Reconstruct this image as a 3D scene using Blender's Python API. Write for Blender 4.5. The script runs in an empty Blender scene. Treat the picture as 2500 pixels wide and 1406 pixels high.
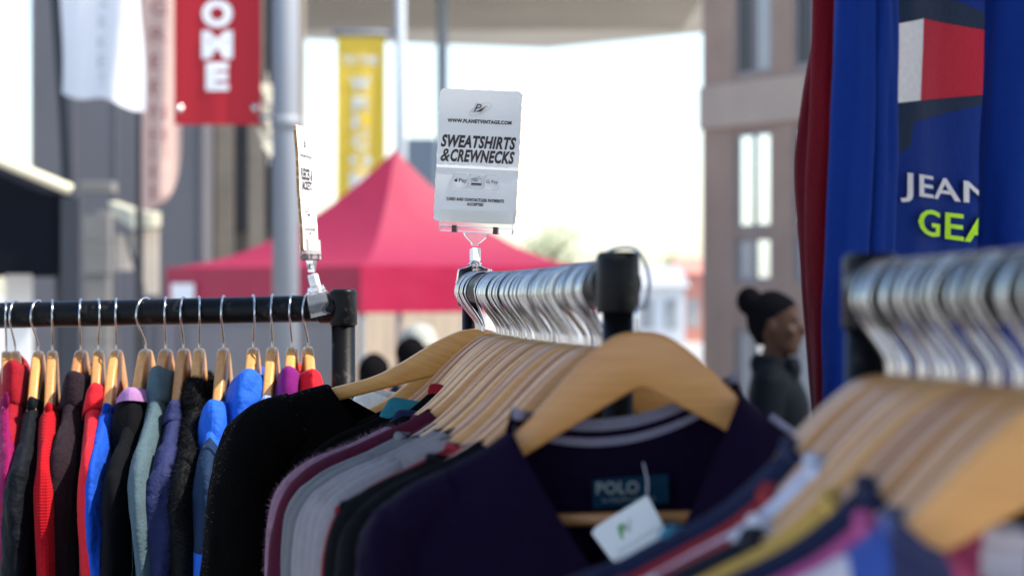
import bpy, math, random
from mathutils import Vector, Matrix, noise
import numpy as np

R = math.radians
PI = math.pi
random.seed(11)
C = bpy.context.scene.collection
scene = bpy.context.scene

# ------------------------------------------------------------------ camera, world, sun, exposure
H = 1.62                  # eye height: level with the rails
F = 5903.0                # 85 mm lens on a 36 mm sensor, in photo pixels (2500 wide)
cam_d = bpy.data.cameras.new('camera')
cam_d.lens = 85.0
cam_d.sensor_width = 36.0
cam_d.clip_start = 0.05
cam_d.clip_end = 2000
cam_d.dof.use_dof = True
cam_d.dof.focus_distance = 3.08
cam_d.dof.aperture_fstop = 5.6
cam = bpy.data.objects.new('camera', cam_d)
C.objects.link(cam)
cam.location = (0, 0, H)
cam.rotation_euler = (R(90), 0, 0)
scene.camera = cam

SUN_EL, SUN_AZ = 53, 101   # high on the right
world = bpy.data.worlds.new('World')
scene.world = world
world.use_nodes = True
wn = world.node_tree
sky = wn.nodes.new('ShaderNodeTexSky')
sky.sky_type = 'NISHITA'
sky.sun_disc = False
sky.sun_elevation = R(SUN_EL)
sky.sun_rotation = R(SUN_AZ)
sky.dust_density = 1.0
sky.air_density = 1.0
sky.ozone_density = 1.0
bg = wn.nodes['Background']
bg.inputs['Strength'].default_value = 0.15
wn.links.new(sky.outputs[0], bg.inputs['Color'])
sun_d = bpy.data.lights.new('sun', 'SUN')
sun_d.energy = 3.6
sun_d.angle = R(0.5)
sun_d.color = (1.0, 0.93, 0.82)
sun = bpy.data.objects.new('sun', sun_d)
C.objects.link(sun)
sd = Vector((math.sin(R(SUN_AZ)) * math.cos(R(SUN_EL)), math.cos(R(SUN_AZ)) * math.cos(R(SUN_EL)), math.sin(R(SUN_EL))))
sun.rotation_euler = sd.to_track_quat('Z', 'Y').to_euler()
sun.location = (8, -2, 12)
vs = scene.view_settings
vs.view_transform = 'Standard'
vs.look = 'None'
vs.exposure = 1.25
vs.gamma = 1.0
scene.cycles.use_denoising = True
scene.cycles.max_bounces = 10
scene.cycles.transparent_max_bounces = 12


def P(px, py, D):
    return Vector(((px - 1250) / F * D, D, H + (703 - py) / F * D))


# ------------------------------------------------------------------ materials
def nodes(name):
    m = bpy.data.materials.new(name)
    m.use_nodes = True
    nt = m.node_tree
    return m, nt, nt.nodes['Principled BSDF']


def ramp_mix(nt, fac, a, b):
    mx = nt.nodes.new('ShaderNodeMix')
    mx.data_type = 'RGBA'
    nt.links.new(fac, mx.inputs[0])
    mx.inputs[6].default_value = (*a, 1)
    mx.inputs[7].default_value = (*b, 1)
    return mx.outputs[2]


def tex(nt, kind='NOISE', scale=50, detail=3, coord='Object', stretch=None):
    tc = nt.nodes.new('ShaderNodeTexCoord')
    out = tc.outputs[coord]
    if stretch:
        mp = nt.nodes.new('ShaderNodeMapping')
        mp.inputs['Scale'].default_value = stretch
        nt.links.new(out, mp.inputs[0])
        out = mp.outputs[0]
    t = nt.nodes.new('ShaderNodeTexNoise' if kind == 'NOISE' else 'ShaderNodeTexVoronoi')
    t.inputs['Scale'].default_value = scale
    if kind == 'NOISE':
        t.inputs['Detail'].default_value = detail
    nt.links.new(out, t.inputs['Vector'])
    return t.outputs[0]


def add_bump(nt, b, fac, strength, dist=0.002):
    bp = nt.nodes.new('ShaderNodeBump')
    bp.inputs['Strength'].default_value = strength
    bp.inputs['Distance'].default_value = dist
    nt.links.new(fac, bp.inputs['Height'])
    nt.links.new(bp.outputs[0], b.inputs['Normal'])


def plain(name, col, rough=0.6, metal=0.0, var=0.15, scale=6, bump=0.0, spec=0.5, bdist=0.002):
    m, nt, b = nodes(name)
    n = tex(nt, 'NOISE', scale, 4)
    lo = tuple(max(0, c * (1 - var)) for c in col)
    hi = tuple(min(1, c * (1 + var)) for c in col)
    nt.links.new(ramp_mix(nt, n, lo, hi), b.inputs['Base Color'])
    b.inputs['Roughness'].default_value = rough
    b.inputs['Metallic'].default_value = metal
    b.inputs['Specular IOR Level'].default_value = spec
    if bump:
        add_bump(nt, b, tex(nt, 'NOISE', scale * 6, 4), bump, bdist)
    return m


def fabric(name, col, rough=0.85, sheen=0.25, weave=350, bump=0.35, var=0.18, spec=0.2, crumple=0.35, weave_w=1.0):
    m, nt, b = nodes(name)
    n = tex(nt, 'NOISE', 140, 5)
    lo = tuple(max(0, c * (1 - var)) for c in col)
    hi = tuple(min(1, c * (1 + var)) for c in col)
    nt.links.new(ramp_mix(nt, n, lo, hi), b.inputs['Base Color'])
    b.inputs['Roughness'].default_value = rough
    b.inputs['Specular IOR Level'].default_value = spec
    b.inputs['Sheen Weight'].default_value = sheen
    b.inputs['Sheen Roughness'].default_value = 0.4
    b.inputs['Sheen Tint'].default_value = (*[min(1, c * 0.6 + 0.15) for c in col], 1)
    w1 = tex(nt, 'NOISE', weave, 2)
    w2 = tex(nt, 'NOISE', 28, 3)
    ad = nt.nodes.new('ShaderNodeMath')
    ad.operation = 'MULTIPLY_ADD'
    nt.links.new(w2, ad.inputs[0])
    ad.inputs[1].default_value = crumple * 8
    ww = nt.nodes.new('ShaderNodeMath')
    ww.operation = 'MULTIPLY'
    ww.inputs[1].default_value = weave_w
    nt.links.new(w1, ww.inputs[0])
    nt.links.new(ww.outputs[0], ad.inputs[2])
    add_bump(nt, b, ad.outputs[0], bump, 0.0022)
    return m


def stripes(name, cols, axis, period, rough=0.85):
    """woven bands of colour across the cloth"""
    m, nt, b = nodes(name)
    tc = nt.nodes.new('ShaderNodeTexCoord')
    sp = nt.nodes.new('ShaderNodeSeparateXYZ')
    nt.links.new(tc.outputs['Object'], sp.inputs[0])
    mul = nt.nodes.new('ShaderNodeMath')
    mul.operation = 'MULTIPLY'
    mul.inputs[1].default_value = 1.0 / period
    nt.links.new(sp.outputs[axis], mul.inputs[0])
    fr = nt.nodes.new('ShaderNodeMath')
    fr.operation = 'FRACT'
    nt.links.new(mul.outputs[0], fr.inputs[0])
    cr = nt.nodes.new('ShaderNodeValToRGB')
    cr.color_ramp.interpolation = 'CONSTANT'
    els = cr.color_ramp.elements
    els[0].position, els[0].color = 0, (*cols[0][1], 1)
    els[1].position, els[1].color = cols[1][0], (*cols[1][1], 1)
    for p, c in cols[2:]:
        e = els.new(p)
        e.color = (*c, 1)
    nt.links.new(fr.outputs[0], cr.inputs[0])
    nt.links.new(cr.outputs[0], b.inputs['Base Color'])
    b.inputs['Roughness'].default_value = rough
    b.inputs['Sheen Weight'].default_value = 0.15
    add_bump(nt, b, tex(nt, 'NOISE', 300, 2), 0.3, 0.0015)
    return m


def wood(name, lo, hi, rough=0.34):
    m, nt, b = nodes(name)
    g = tex(nt, 'NOISE', 16, 8, stretch=(1.0, 9, 18))
    oi = nt.nodes.new('ShaderNodeObjectInfo')
    hs = nt.nodes.new('ShaderNodeHueSaturation')
    col = ramp_mix(nt, g, lo, hi)
    nt.links.new(col, hs.inputs['Color'])
    mr = nt.nodes.new('ShaderNodeMapRange')
    mr.inputs['To Min'].default_value = 0.72
    mr.inputs['To Max'].default_value = 1.15
    nt.links.new(oi.outputs['Random'], mr.inputs['Value'])
    nt.links.new(mr.outputs[0], hs.inputs['Value'])
    mr2 = nt.nodes.new('ShaderNodeMapRange')
    mr2.inputs['To Min'].default_value = 0.494
    mr2.inputs['To Max'].default_value = 0.508
    nt.links.new(oi.outputs['Random'], mr2.inputs['Value'])
    nt.links.new(mr2.outputs[0], hs.inputs['Hue'])
    nt.links.new(hs.outputs[0], b.inputs['Base Color'])
    b.inputs['Roughness'].default_value = rough
    b.inputs['Coat Weight'].default_value = 0.2
    b.inputs['Coat Roughness'].default_value = 0.22
    add_bump(nt, b, g, 0.12, 0.0006)
    return m


def clear(name, rough=0.06, tint=(0.95, 0.97, 0.97)):
    m, nt, b = nodes(name)
    b.inputs['Base Color'].default_value = (*tint, 1)
    b.inputs['Transmission Weight'].default_value = 0.90
    b.inputs['Roughness'].default_value = rough
    b.inputs['IOR'].default_value = 1.42
    return m


def tent_cloth(name, col, trans=0.45):
    m, nt, b = nodes(name)
    b.inputs['Base Color'].default_value = (*col, 1)
    b.inputs['Roughness'].default_value = 0.55
    b.inputs['Specular IOR Level'].default_value = 0.5
    tr = nt.nodes.new('ShaderNodeBsdfTranslucent')
    tr.inputs['Color'].default_value = (*[min(1, c * 1.25) for c in col], 1)
    mx = nt.nodes.new('ShaderNodeMixShader')
    mx.inputs[0].default_value = trans
    nt.links.new(b.outputs[0], mx.inputs[1])
    nt.links.new(tr.outputs[0], mx.inputs[2])
    nt.links.new(mx.outputs[0], nt.nodes['Material Output'].inputs[0])
    add_bump(nt, b, tex(nt, 'NOISE', 3, 2), 0.4, 0.05)
    return m


def worn_black(name):
    m, nt, b = nodes(name)
    n = tex(nt, 'NOISE', 55, 8)
    cr = nt.nodes.new('ShaderNodeValToRGB')
    cr.color_ramp.elements[0].position = 0.60
    cr.color_ramp.elements[0].color = (0.0035, 0.0037, 0.0045, 1)
    cr.color_ramp.elements[1].position = 0.74
    cr.color_ramp.elements[1].color = (0.05, 0.045, 0.04, 1)
    nt.links.new(n, cr.inputs[0])
    nt.links.new(cr.outputs[0], b.inputs['Base Color'])
    b.inputs['Roughness'].default_value = 0.38
    b.inputs['Specular IOR Level'].default_value = 0.14
    add_bump(nt, b, tex(nt, 'NOISE', 160, 4), 0.15, 0.0008)
    return m


M = dict(
    pale_metal=plain('pale_painted_metal', (0.33, 0.365, 0.40), 0.55, 0, 0.06, 2),
    wood=wood('varnished_beech', (0.44, 0.170, 0.042), (0.69, 0.340, 0.105)),
    chrome=plain('chrome_wire', (0.52, 0.51, 0.50), 0.19, 1.0, 0.05, 30),
    black=worn_black('black_enamel'),
    joint=worn_black('black_joint_plastic'),
    clear=clear('clear_acrylic', 0.05, (0.98, 0.99, 0.99)),
    frosted=plain('milky_nylon', (0.82, 0.83, 0.82), 0.35, 0, 0.05, 20),
    steel=plain('spring_steel', (0.62, 0.60, 0.56), 0.25, 1.0),
    paper=plain('white_printed_card', (0.80, 0.80, 0.79), 0.6, 0, 0.05, 40, 0.08),
    kraft=plain('brown_corrugated_edge', (0.36, 0.20, 0.09), 0.9, 0, 0.5, 300),
    ink=plain('dark_print_ink', (0.035, 0.022, 0.024), 0.6, 0, 0.1),
    ink_grey=plain('grey_print_ink', (0.42, 0.42, 0.42), 0.6, 0, 0.1),
    ink_pale=plain('pale_print_ink', (0.62, 0.62, 0.62), 0.6, 0, 0.1),
    ink_green=plain('green_print_ink', (0.10, 0.30, 0.08), 0.6, 0, 0.1),
    dark_red=plain('dark_red_insert', (0.07, 0.008, 0.015), 0.4),
    white=plain('white_print', (0.82, 0.82, 0.82), 0.7, 0, 0.05),
    grey_metal=plain('grey_painted_metal', (0.21, 0.225, 0.25), 0.55, 0, 0.08, 2),
    dark_metal=plain('dark_painted_metal', (0.02, 0.024, 0.032), 0.5),
)

# ------------------------------------------------------------------ mesh helpers


class MB:
    def __init__(s):
        s.v, s.f, s.m = [], [], []

    def add(s, vs_, fs, mi=0):
        o = len(s.v)
        s.v += [tuple(p) for p in vs_]
        s.f += [tuple(i + o for i in q) for q in fs]
        s.m += [mi] * len(fs)

    def box(s, lo, hi, mi=0):
        x0, y0, z0 = lo
        x1, y1, z1 = hi
        s.add([(x0, y0, z0), (x1, y0, z0), (x1, y1, z0), (x0, y1, z0), (x0, y0, z1), (x1, y0, z1), (x1, y1, z1), (x0, y1, z1)],
              [(3, 2, 1, 0), (4, 5, 6, 7), (0, 1, 5, 4), (1, 2, 6, 5), (2, 3, 7, 6), (3, 0, 4, 7)], mi)

    def obox(s, mat, lo, hi, mi=0):
        o = len(s.v)
        s.box(lo, hi, mi)
        for i in range(o, len(s.v)):
            s.v[i] = tuple(mat @ Vector(s.v[i]))

    def loft(s, rings, closed=True, cap=True, mi=0):
        n = len(rings[0])
        o = len(s.v)
        for r in rings:
            s.v += [tuple(p) for p in r]
        k = n if closed else n - 1
        for i in range(len(rings) - 1):
            for j in range(k):
                a, b_ = o + i * n + j, o + i * n + (j + 1) % n
                s.f.append((a, b_, b_ + n, a + n))
                s.m.append(mi)
        if cap and closed:
            s.f.append(tuple(o + j for j in range(n))[::-1])
            s.f.append(tuple(o + (len(rings) - 1) * n + j for j in range(n)))
            s.m += [mi, mi]

    def tube(s, pts, rad, n=10, cap=True, mi=0, flat=1.0):
        pts = [Vector(p) for p in pts]
        if not isinstance(rad, (list, tuple)):
            rad = [rad] * len(pts)
        rings = []
        up = None
        for i, p in enumerate(pts):
            t = (pts[min(i + 1, len(pts) - 1)] - pts[max(i - 1, 0)]).normalized()
            if up is None:
                up = Vector((0, 1, 0)) if abs(t.y) < 0.9 else Vector((1, 0, 0))
            a = (up - t * up.dot(t)).normalized()
            up = a
            b_ = t.cross(a)
            rings.append([p + (a * math.cos(2 * PI * k / n) + b_ * math.sin(2 * PI * k / n) * flat) * rad[i] for k in range(n)])
        s.loft(rings, True, cap, mi)

    def ellipsoid(s, c, r, nu=14, nv=9, mi=0):
        rings = []
        for i in range(nv + 1):
            th = PI * (0.02 + 0.96 * i / nv)
            rings.append([(c[0] + r[0] * math.sin(th) * math.cos(2 * PI * k / nu), c[1] + r[1] * math.sin(th) * math.sin(2 * PI * k / nu),
                           c[2] - r[2] * math.cos(th)) for k in range(nu)])
        s.loft(rings, True, True, mi)

    def build(s, name, mats, parent=None, smooth=True, bevel=0):
        me = bpy.data.meshes.new(name)
        me.from_pydata(s.v, [], s.f)
        if not isinstance(mats, (list, tuple)):
            mats = [mats]
        for m in mats:
            me.materials.append(m)
        me.polygons.foreach_set('material_index', s.m)
        if smooth:
            me.polygons.foreach_set('use_smooth', [True] * len(s.f))
        me.update()
        o = bpy.data.objects.new(name, me)
        C.objects.link(o)
        if parent:
            o.parent = parent
        if bevel:
            b = o.modifiers.new('bevel', 'BEVEL')
            b.width = bevel
            b.segments = 2
            b.limit_method = 'ANGLE'
        return o


def thing(name, label, cat, loc=(0, 0, 0), rot=(0, 0, 0), group=None):
    o = bpy.data.objects.new(name, None)
    C.objects.link(o)
    o.empty_display_size = 0.05
    o.location = loc
    o.rotation_euler = rot
    o['label'] = label
    o['category'] = cat
    if group:
        o['group'] = group
    return o


def struct(o, kind='structure'):
    o['kind'] = kind
    return o


def catmull(ps, n):
    ps = [Vector(p) for p in ps]
    q = [ps[0] * 2 - ps[1]] + ps + [ps[-1] * 2 - ps[-2]]
    out = []
    segs = len(ps) - 1
    for k in range(n):
        u = k / (n - 1) * segs
        i = min(int(u), segs - 1)
        t = u - i
        a, b, c, d = q[i], q[i + 1], q[i + 2], q[i + 3]
        out.append(0.5 * ((2 * b) + (c - a) * t + (2 * a - 5 * b + 4 * c - d) * t * t + (3 * b - a - 3 * c + d) * t ** 3))
    return out


def curve1(xs, ys):
    """smooth monotone-ish 1-D interpolation"""
    xs, ys = np.array(xs, float), np.array(ys, float)
    d = np.diff(ys) / np.diff(xs)
    mm = np.concatenate([[d[0]], (d[1:] + d[:-1]) / 2, [d[-1]]])

    def f(x):
        x = min(max(x, xs[0]), xs[-1])
        i = min(max(int(np.searchsorted(xs, x)) - 1, 0), len(xs) - 2)
        h = xs[i + 1] - xs[i]
        t = (x - xs[i]) / h
        return float((2 * t ** 3 - 3 * t * t + 1) * ys[i] + (t ** 3 - 2 * t * t + t) * h * mm[i] + (-2 * t ** 3 + 3 * t * t) * ys[i + 1] + (t ** 3 - t * t) * h * mm[i + 1])
    return f


def text2d(body, bold=0.0, shear=0.0):
    """letters as flat triangles, from Blender's own built-in face; returns verts, faces, width, cap height"""
    cu = bpy.data.curves.new('letters', 'FONT')
    cu.body = body
    cu.size = 1
    cu.shear = shear
    cu.offset = bold
    cu.resolution_u = 3
    cu.space_character = 1.0 + bold * 2.2
    o = bpy.data.objects.new('letters', cu)
    C.objects.link(o)
    dg = bpy.context.evaluated_depsgraph_get()
    me = bpy.data.meshes.new_from_object(o.evaluated_get(dg))
    v = [tuple(p.co) for p in me.vertices]
    f = [tuple(p.vertices) for p in me.polygons]
    bpy.data.objects.remove(o)
    bpy.data.curves.remove(cu)
    bpy.data.meshes.remove(me)
    xs = [p[0] for p in v]
    ys = [p[1] for p in v]
    return v, f, (min(xs), max(xs), min(ys), max(ys))


def put_text(mb, body, cx, cz, w, h, fn, bold=0.0, shear=0.0, mi=0):
    """fit the words into a w by h rectangle centred on (cx, cz); fn(x, z) -> point on the surface"""
    v, f, (x0, x1, y0, y1) = text2d(body, bold, shear)
    vv = [fn(cx + ((p[0] - x0) / (x1 - x0) - 0.5) * w, cz + ((p[1] - y0) / (y1 - y0) - 0.5) * h) for p in v]
    mb.add(vv, f, mi)


ORD = ['first', 'second', 'third', 'fourth', 'fifth', 'sixth', 'seventh', 'eighth', 'ninth', 'tenth', 'eleventh', 'twelfth', 'thirteenth',
       'fourteenth', 'fifteenth', 'sixteenth', 'seventeenth', 'eighteenth', 'nineteenth', 'twentieth', 'twenty-first', 'twenty-second',
       'twenty-third', 'twenty-fourth', 'twenty-fifth', 'twenty-sixth', 'twenty-seventh', 'twenty-eighth', 'twenty-ninth', 'thirtieth',
       'thirty-first', 'thirty-second', 'thirty-third', 'thirty-fourth', 'thirty-fifth', 'thirty-sixth', 'thirty-seventh', 'thirty-eighth',
       'thirty-ninth', 'fortieth', 'forty-first', 'forty-second', 'forty-third', 'forty-fourth', 'forty-fifth', 'forty-sixth', 'forty-seventh',
       'forty-eighth', 'forty-ninth', 'fiftieth', 'fifty-first', 'fifty-second', 'fifty-third', 'fifty-fourth', 'fifty-fifth', 'fifty-sixth']

# ------------------------------------------------------------------ ground
gm, gnt, gb = nodes('pale_paving')
br = gnt.nodes.new('ShaderNodeTexBrick')
br.inputs['Scale'].default_value = 1.0
br.inputs['Color1'].default_value = (0.40, 0.38, 0.36, 1)
br.inputs['Color2'].default_value = (0.33, 0.32, 0.31, 1)
br.inputs['Mortar'].default_value = (0.18, 0.17, 0.16, 1)
br.inputs['Mortar Size'].default_value = 0.01
gtc = gnt.nodes.new('ShaderNodeTexCoord')
gnt.links.new(gtc.outputs['Object'], br.inputs['Vector'])
gnt.links.new(br.outputs[0], gb.inputs['Base Color'])
gb.inputs['Roughness'].default_value = 0.8


def ground_z(y):
    return 0.0 if y < 8.5 else (-0.5 if y > 15 else -0.5 * (y - 8.5) / 6.5)


g = MB()
ys = [-300, -40, 0, 4, 8.5, 10, 12, 15, 20, 40, 100, 700]
xs = [-400, -60, -20, -8, -3, 0, 3, 8, 20, 60, 400]
g.add([(x, y, ground_z(y)) for y in ys for x in xs],
      [(j * len(xs) + i, j * len(xs) + i + 1, (j + 1) * len(xs) + i + 1, (j + 1) * len(xs) + i) for j in range(len(ys) - 1) for i in range(len(xs) - 1)])
struct(g.build('ground', gm, smooth=False))

# ------------------------------------------------------------------ buildings
mk = plain('pinkish_brick', (0.32, 0.238, 0.185), 0.85, 0, 0.22, 2.5, 0.4, 0.3, 0.01)
mk_band = plain('pale_stone_band', (0.40, 0.335, 0.27), 0.8, 0, 0.2, 1.5, 0.3, 0.3, 0.01)
m_glass_dark = plain('dark_window_glass', (0.05, 0.05, 0.055), 0.3, 0, 0.2, 1, spec=0.2)
m_mirror_pane = plain('mirror_glazing', (0.86, 0.88, 0.87), 0.16, 0.9, 0.04, 2)  # metallic panes that mirror the sky to look bright
m_glass_grey = plain('grey_window_glass', (0.30, 0.32, 0.33), 0.2, 0, 0.2, 1)
m_frame = plain('grey_window_frame', (0.24, 0.22, 0.22), 0.6)
m_render = plain('blue_grey_cladding', (0.115, 0.115, 0.128), 0.8, 0, 0.14, 0.8, 0.2, 0.3, 0.02)
m_brownwall = plain('brown_stone_wall', (0.23, 0.20, 0.165), 0.9, 0, 0.35, 1.2, 0.4, 0.3, 0.02)
m_soffit = plain('weathered_beige_boarding', (0.50, 0.47, 0.40), 0.8, 0, 0.28, 0.5)

A0 = Vector((2.05, 26.0, 0))
e = Vector((0.482, -0.876, 0)).normalized()
nrm = Vector((-0.876, -0.482, 0)).normalized()
bt = thing('brick_building', 'pinkish brick building with sky-mirroring panes in its tall windows behind the walking woman', 'building', A0 + Vector((0, 0, -0.5)),
           (0, 0, math.atan2(e.y, e.x)))
# local: x along facade, y into the building (away from camera), z up from its base
w = MB()
cols = [(0.60, 1.28), (1.66, 2.34), (2.75, 3.4), (3.9, 4.6), (5.0, 5.7)]
rows = [(0.55, 1.75), (2.05, 2.62), (2.72, 3.78), (4.38, 6.2), (6.7, 8.4)]


def zz(py, D=25.1):
    return H + (703 - py) / F * D + 0.5


rows = [(zz(1000), zz(800)), (zz(690), zz(575)), (zz(560), zz(318)), (zz(182), zz(-120))]
xe = [0] + [c for ab in cols for c in ab] + [9]
ze = [0] + [c for ab in rows for c in ab] + [zz(-215)]
for i in range(0, len(xe) - 1, 2):
    w.box((xe[i], 0, 0), (xe[i + 1], 0.5, ze[-1]))
for (a, b) in cols:
    for j in range(0, len(ze) - 1, 2):
        w.box((a, 0.004, ze[j]), (b, 0.496, ze[j + 1]))
w.box((0.004, 0.51, 0), (9, 9, ze[-1] - 0.1))
w.build('wall', mk, bt, False)
bd = MB()
bd.box((-0.02, -0.04, zz(305)), (9, -0.003, zz(196)))
bd.build('string_course', mk_band, bt, False, 0.01)
for ci, (a, b) in enumerate(cols):
    for ri, (c, d) in enumerate(rows):
        f = MB()
        t = 0.05
        f.box((a, 0.02, c), (a + t, 0.1, d))
        f.box((b - t, 0.02, c), (b, 0.1, d))
        f.box((a + t, 0.02, c), (b - t, 0.1, c + t))
        f.box((a + t, 0.02, d - t), (b - t, 0.1, d))
        f.box(((a + b) / 2 - 0.02, 0.02, c + t), ((a + b) / 2 + 0.02, 0.1, d - t))
        fo = f.build('window', m_frame, bt, False)
        p = MB()
        p.box((a + t, 0.04, c + t), ((a + b) / 2 - 0.02, 0.06, d - t), 0)
        p.box(((a + b) / 2 + 0.02, 0.04, c + t), (b - t, 0.06, d - t), 1)
        mats = {0: [m_glass_grey, m_mirror_pane], 1: [m_glass_grey, m_mirror_pane], 2: [m_mirror_pane, m_mirror_pane], 3: [m_glass_dark, m_glass_grey], 4: [m_glass_dark, m_glass_dark]}[ri]
        p.build('pane', mats, fo, False)

# the dark clad block on the left
lt = thing('clad_building', 'blank dark blue-grey building behind the white and pink flags', 'building', (-5.2, 32, -0.5))
w = MB()
w.box((-1.17, 0, 0), (1.12, 6, 10))
w.build('wall', m_render, lt, False)
w = MB()
for k in range(5):
    w.box((-1.15 + k * 0.56, -0.02, 0.1), (-1.14 + k * 0.56, -0.002, 9.9))
w.build('cladding_seam', m_frame, lt, False)
st = thing('stone_building', 'brown stone building with shadowed piers behind the grey pole', 'building', (-3.4, 33, -0.5))
w = MB()
w.box((-0.65, 0.2, 0), (0.50, 0.9, 11))
for k, (a, b) in enumerate([(-0.65, -0.4), (-0.2, 0.02), (0.2, 0.52)]):
    w.box((a, 0, 0), (b, 0.197, 11))
w.build('wall', m_brownwall, st, False)
for z in (0.8, 2.9, 5.0, 7.1):
    for a, b in ((-0.4, -0.2), (0.02, 0.2)):
        f = MB()
        f.box((a + 0.004, 0.12, z), (b - 0.004, 0.195, z + 1.5))
        f.build('window', m_glass_dark, st, False)

# the overhanging deck across the top
dk = thing('overhead_deck', 'pale boarded underside of a raised deck across the top', 'canopy', (0, 44, 6.5))
cor = P(1335, 124, 49.5)
w = MB()
zs = 6.5
pl = [(-5.2, 34), (4.4, 34), (P(1760, 78, 46.2).x, 46.0), (cor.x, 49.4), (P(700, 96, 47.3).x, 47.4), (-5.2, 46.5)]
n = len(pl)
w.add([(x, y - 44, 0) for x, y in pl] + [(x, y - 44, 0.9) for x, y in pl],
      [tuple(range(n))[::-1], tuple(range(n, 2 * n))] + [(i, (i + 1) % n, (i + 1) % n + n, i + n) for i in range(n)])
w.build('soffit', m_soffit, dk, False)
w = MB()
for k in range(26):
    y = 34.3 + k * 0.45
    w.box((-4.4, y - 44, -0.02), (3.2, y - 44 + 0.03, -0.002))
w.build('board_joint', plain('board_shadow_gap', (0.25, 0.2, 0.15), 0.9), dk, False)
for k, (x, y) in enumerate([(-5.0, 40), (4.2, 40)]):
    w = MB()
    w.tube([(x, y - 44, -7), (x, y - 44, -0.004)], 0.25, 16)
    w.build('column', m_soffit, dk)

# far low buildings beyond the street, pale tones standing in for glare and haze
m_far1 = plain('glare_paled_render', (0.62, 0.64, 0.66), 0.8, 0, 0.12, 0.4)
m_far2 = plain('far_brick_red', (0.50, 0.22, 0.17), 0.85, 0, 0.1, 0.5)
m_roof = plain('far_slate_roof', (0.35, 0.36, 0.38), 0.8)
for nm, lb, px0, px1, py, D, mt, hr in (
        ('terraced_house', 'far pale rendered house seen past the near rack joint', 1540, 1672, 700, 90, m_far1, 0.8),
        ('brick_house', 'far red brick house beside the edge of the pinkish building', 1655, 1760, 668, 95, m_far2, 0.6),
        ('apartment_block', 'far blue grey block rising behind the peak of the red gazebo', 992, 1062, 338, 70, plain('far_blue_render', (0.10, 0.13, 0.17), 0.8), 0.0)):
    a, b = P(px0, py, D), P(px1, py, D)
    o = thing(nm, lb, 'building', ((a.x + b.x) / 2, D, -0.5))
    hw = (b.x - a.x) / 2
    ht = a.z + 0.5
    w = MB()
    w.box((-hw, 0, 0), (hw, 6, ht))
    w.build('wall', mt, o, False)
    if hr:
        w = MB()
        w.add([(-hw - .2, -.3, ht), (hw + .2, -.3, ht), (hw + .2, 6.3, ht), (-hw - .2, 6.3, ht), (-hw, 3, ht + hr), (hw, 3, ht + hr)],
              [(0, 1, 5, 4), (1, 2, 5), (2, 3, 4, 5), (3, 0, 4), (3, 2, 1, 0)])
        w.build('roof', m_roof if mt is m_far1 else mt, o, False)
    for z in np.arange(0.6, ht - 1.0, 2.2):
        for x in np.arange(-hw + 0.35, hw - 0.5, 0.9):
            f = MB()
            f.box((x, -0.03, z), (x + 0.5, -0.003, z + 1.1))
            f.build('window', m_glass_grey, o, False)

# far trees, leaf colour paled to stand in for glare and haze
m_leaf = plain('haze_paled_leaf', (0.30, 0.34, 0.20), 0.8, 0, 0.4, 3)
m_bark = plain('grey_bark', (0.20, 0.17, 0.14), 0.9)
for k, (px, py, D, rad, lb) in enumerate(((1350, 545, 80, 1.2, 'haze-paled far tree just right of the sweatshirt sign'),
                                          (1660, 615, 100, 1.1, 'haze-paled far tree above the red brick house'),
                                          (1555, 640, 110, 1.3, 'haze-paled far tree behind the near joint of the centre rack'))):
    top = P(px, py, D)
    o = thing('street_tree', lb, 'tree', (top.x, D, -0.5), group='far trees beyond the street')
    hgt = top.z + 0.5
    w = MB()
    w.tube([(0, 0, 0), (0.05, 0, hgt * 0.4), (0, 0.05, hgt * 0.75)], [0.16, 0.11, 0.04], 8)
    for q in range(9):
        an = q * 2.4
        z0 = hgt * (0.35 + 0.05 * q)
        w.tube([(0.03, 0, z0), (math.cos(an) * rad * .5, math.sin(an) * rad * .5, z0 + .5), (math.cos(an) * rad * .8, math.sin(an) * rad * .8, z0 + .8)], [0.05, 0.03, 0.01], 5)
    w.build('trunk', m_bark, o)
    w = MB()
    rr = random.Random(k)
    for q in range(1500):
        d = Vector((rr.gauss(0, 1), rr.gauss(0, 1), rr.gauss(0, 1))).normalized() * rad * rr.random() ** 0.4
        lump = noise.noise(d * 1.6 + Vector((k * 9, 0, 0)))
        if lump < -0.12:
            continue
        c = Vector((d.x, d.y, hgt - rad * 1.15 + d.z * 1.15))
        a = Vector((rr.gauss(0, 1), rr.gauss(0, 1), rr.gauss(0, 1))).normalized() * 0.09
        b = a.orthogonal().normalized() * 0.07
        w.add([c - a, c + b, c + a, c - b], [(0, 1, 2, 3)])
    w.build('crown', m_leaf, o, False)

# ------------------------------------------------------------------ poles and banners
def pole(name, label, px, D, rad, top, mat, base_z=None):
    b = P(px, 703, D)
    bz = ground_z(D)
    o = thing(name, label, 'pole', (b.x, D, bz))
    w = MB()
    w.tube([(0, 0, 0.12), (0, 0, top - bz)], rad, 20)
    w.build('shaft', mat, o)
    w = MB()
    w.tube([(0, 0, 0), (0, 0, 0.12)], rad * 1.7, 20)
    w.build('base_plate', mat, o)
    return o


gp = pole('lamp_post', 'thick pale grey post holding the red banner', 697, 14, 0.077, 5.5, M['grey_metal'])
for zc, nm in ((P(0, 300, 14).z - ground_z(14), 'clamp'),):
    w = MB()
    w.tube([(0, 0, zc - 0.04), (0, 0, zc + 0.04)], 0.085, 20)
    w.build('clamp', M['grey_metal'], gp)
pole('flag_pole', 'thin pale pole carrying the yellow banner', 978, 30, 0.062, 6.2, M['pale_metal'])
pole('sign_pole', 'thin bluish pole above the sweatshirt sign', 1080, 36, 0.085, 7.0, M['pale_metal'])


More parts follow.
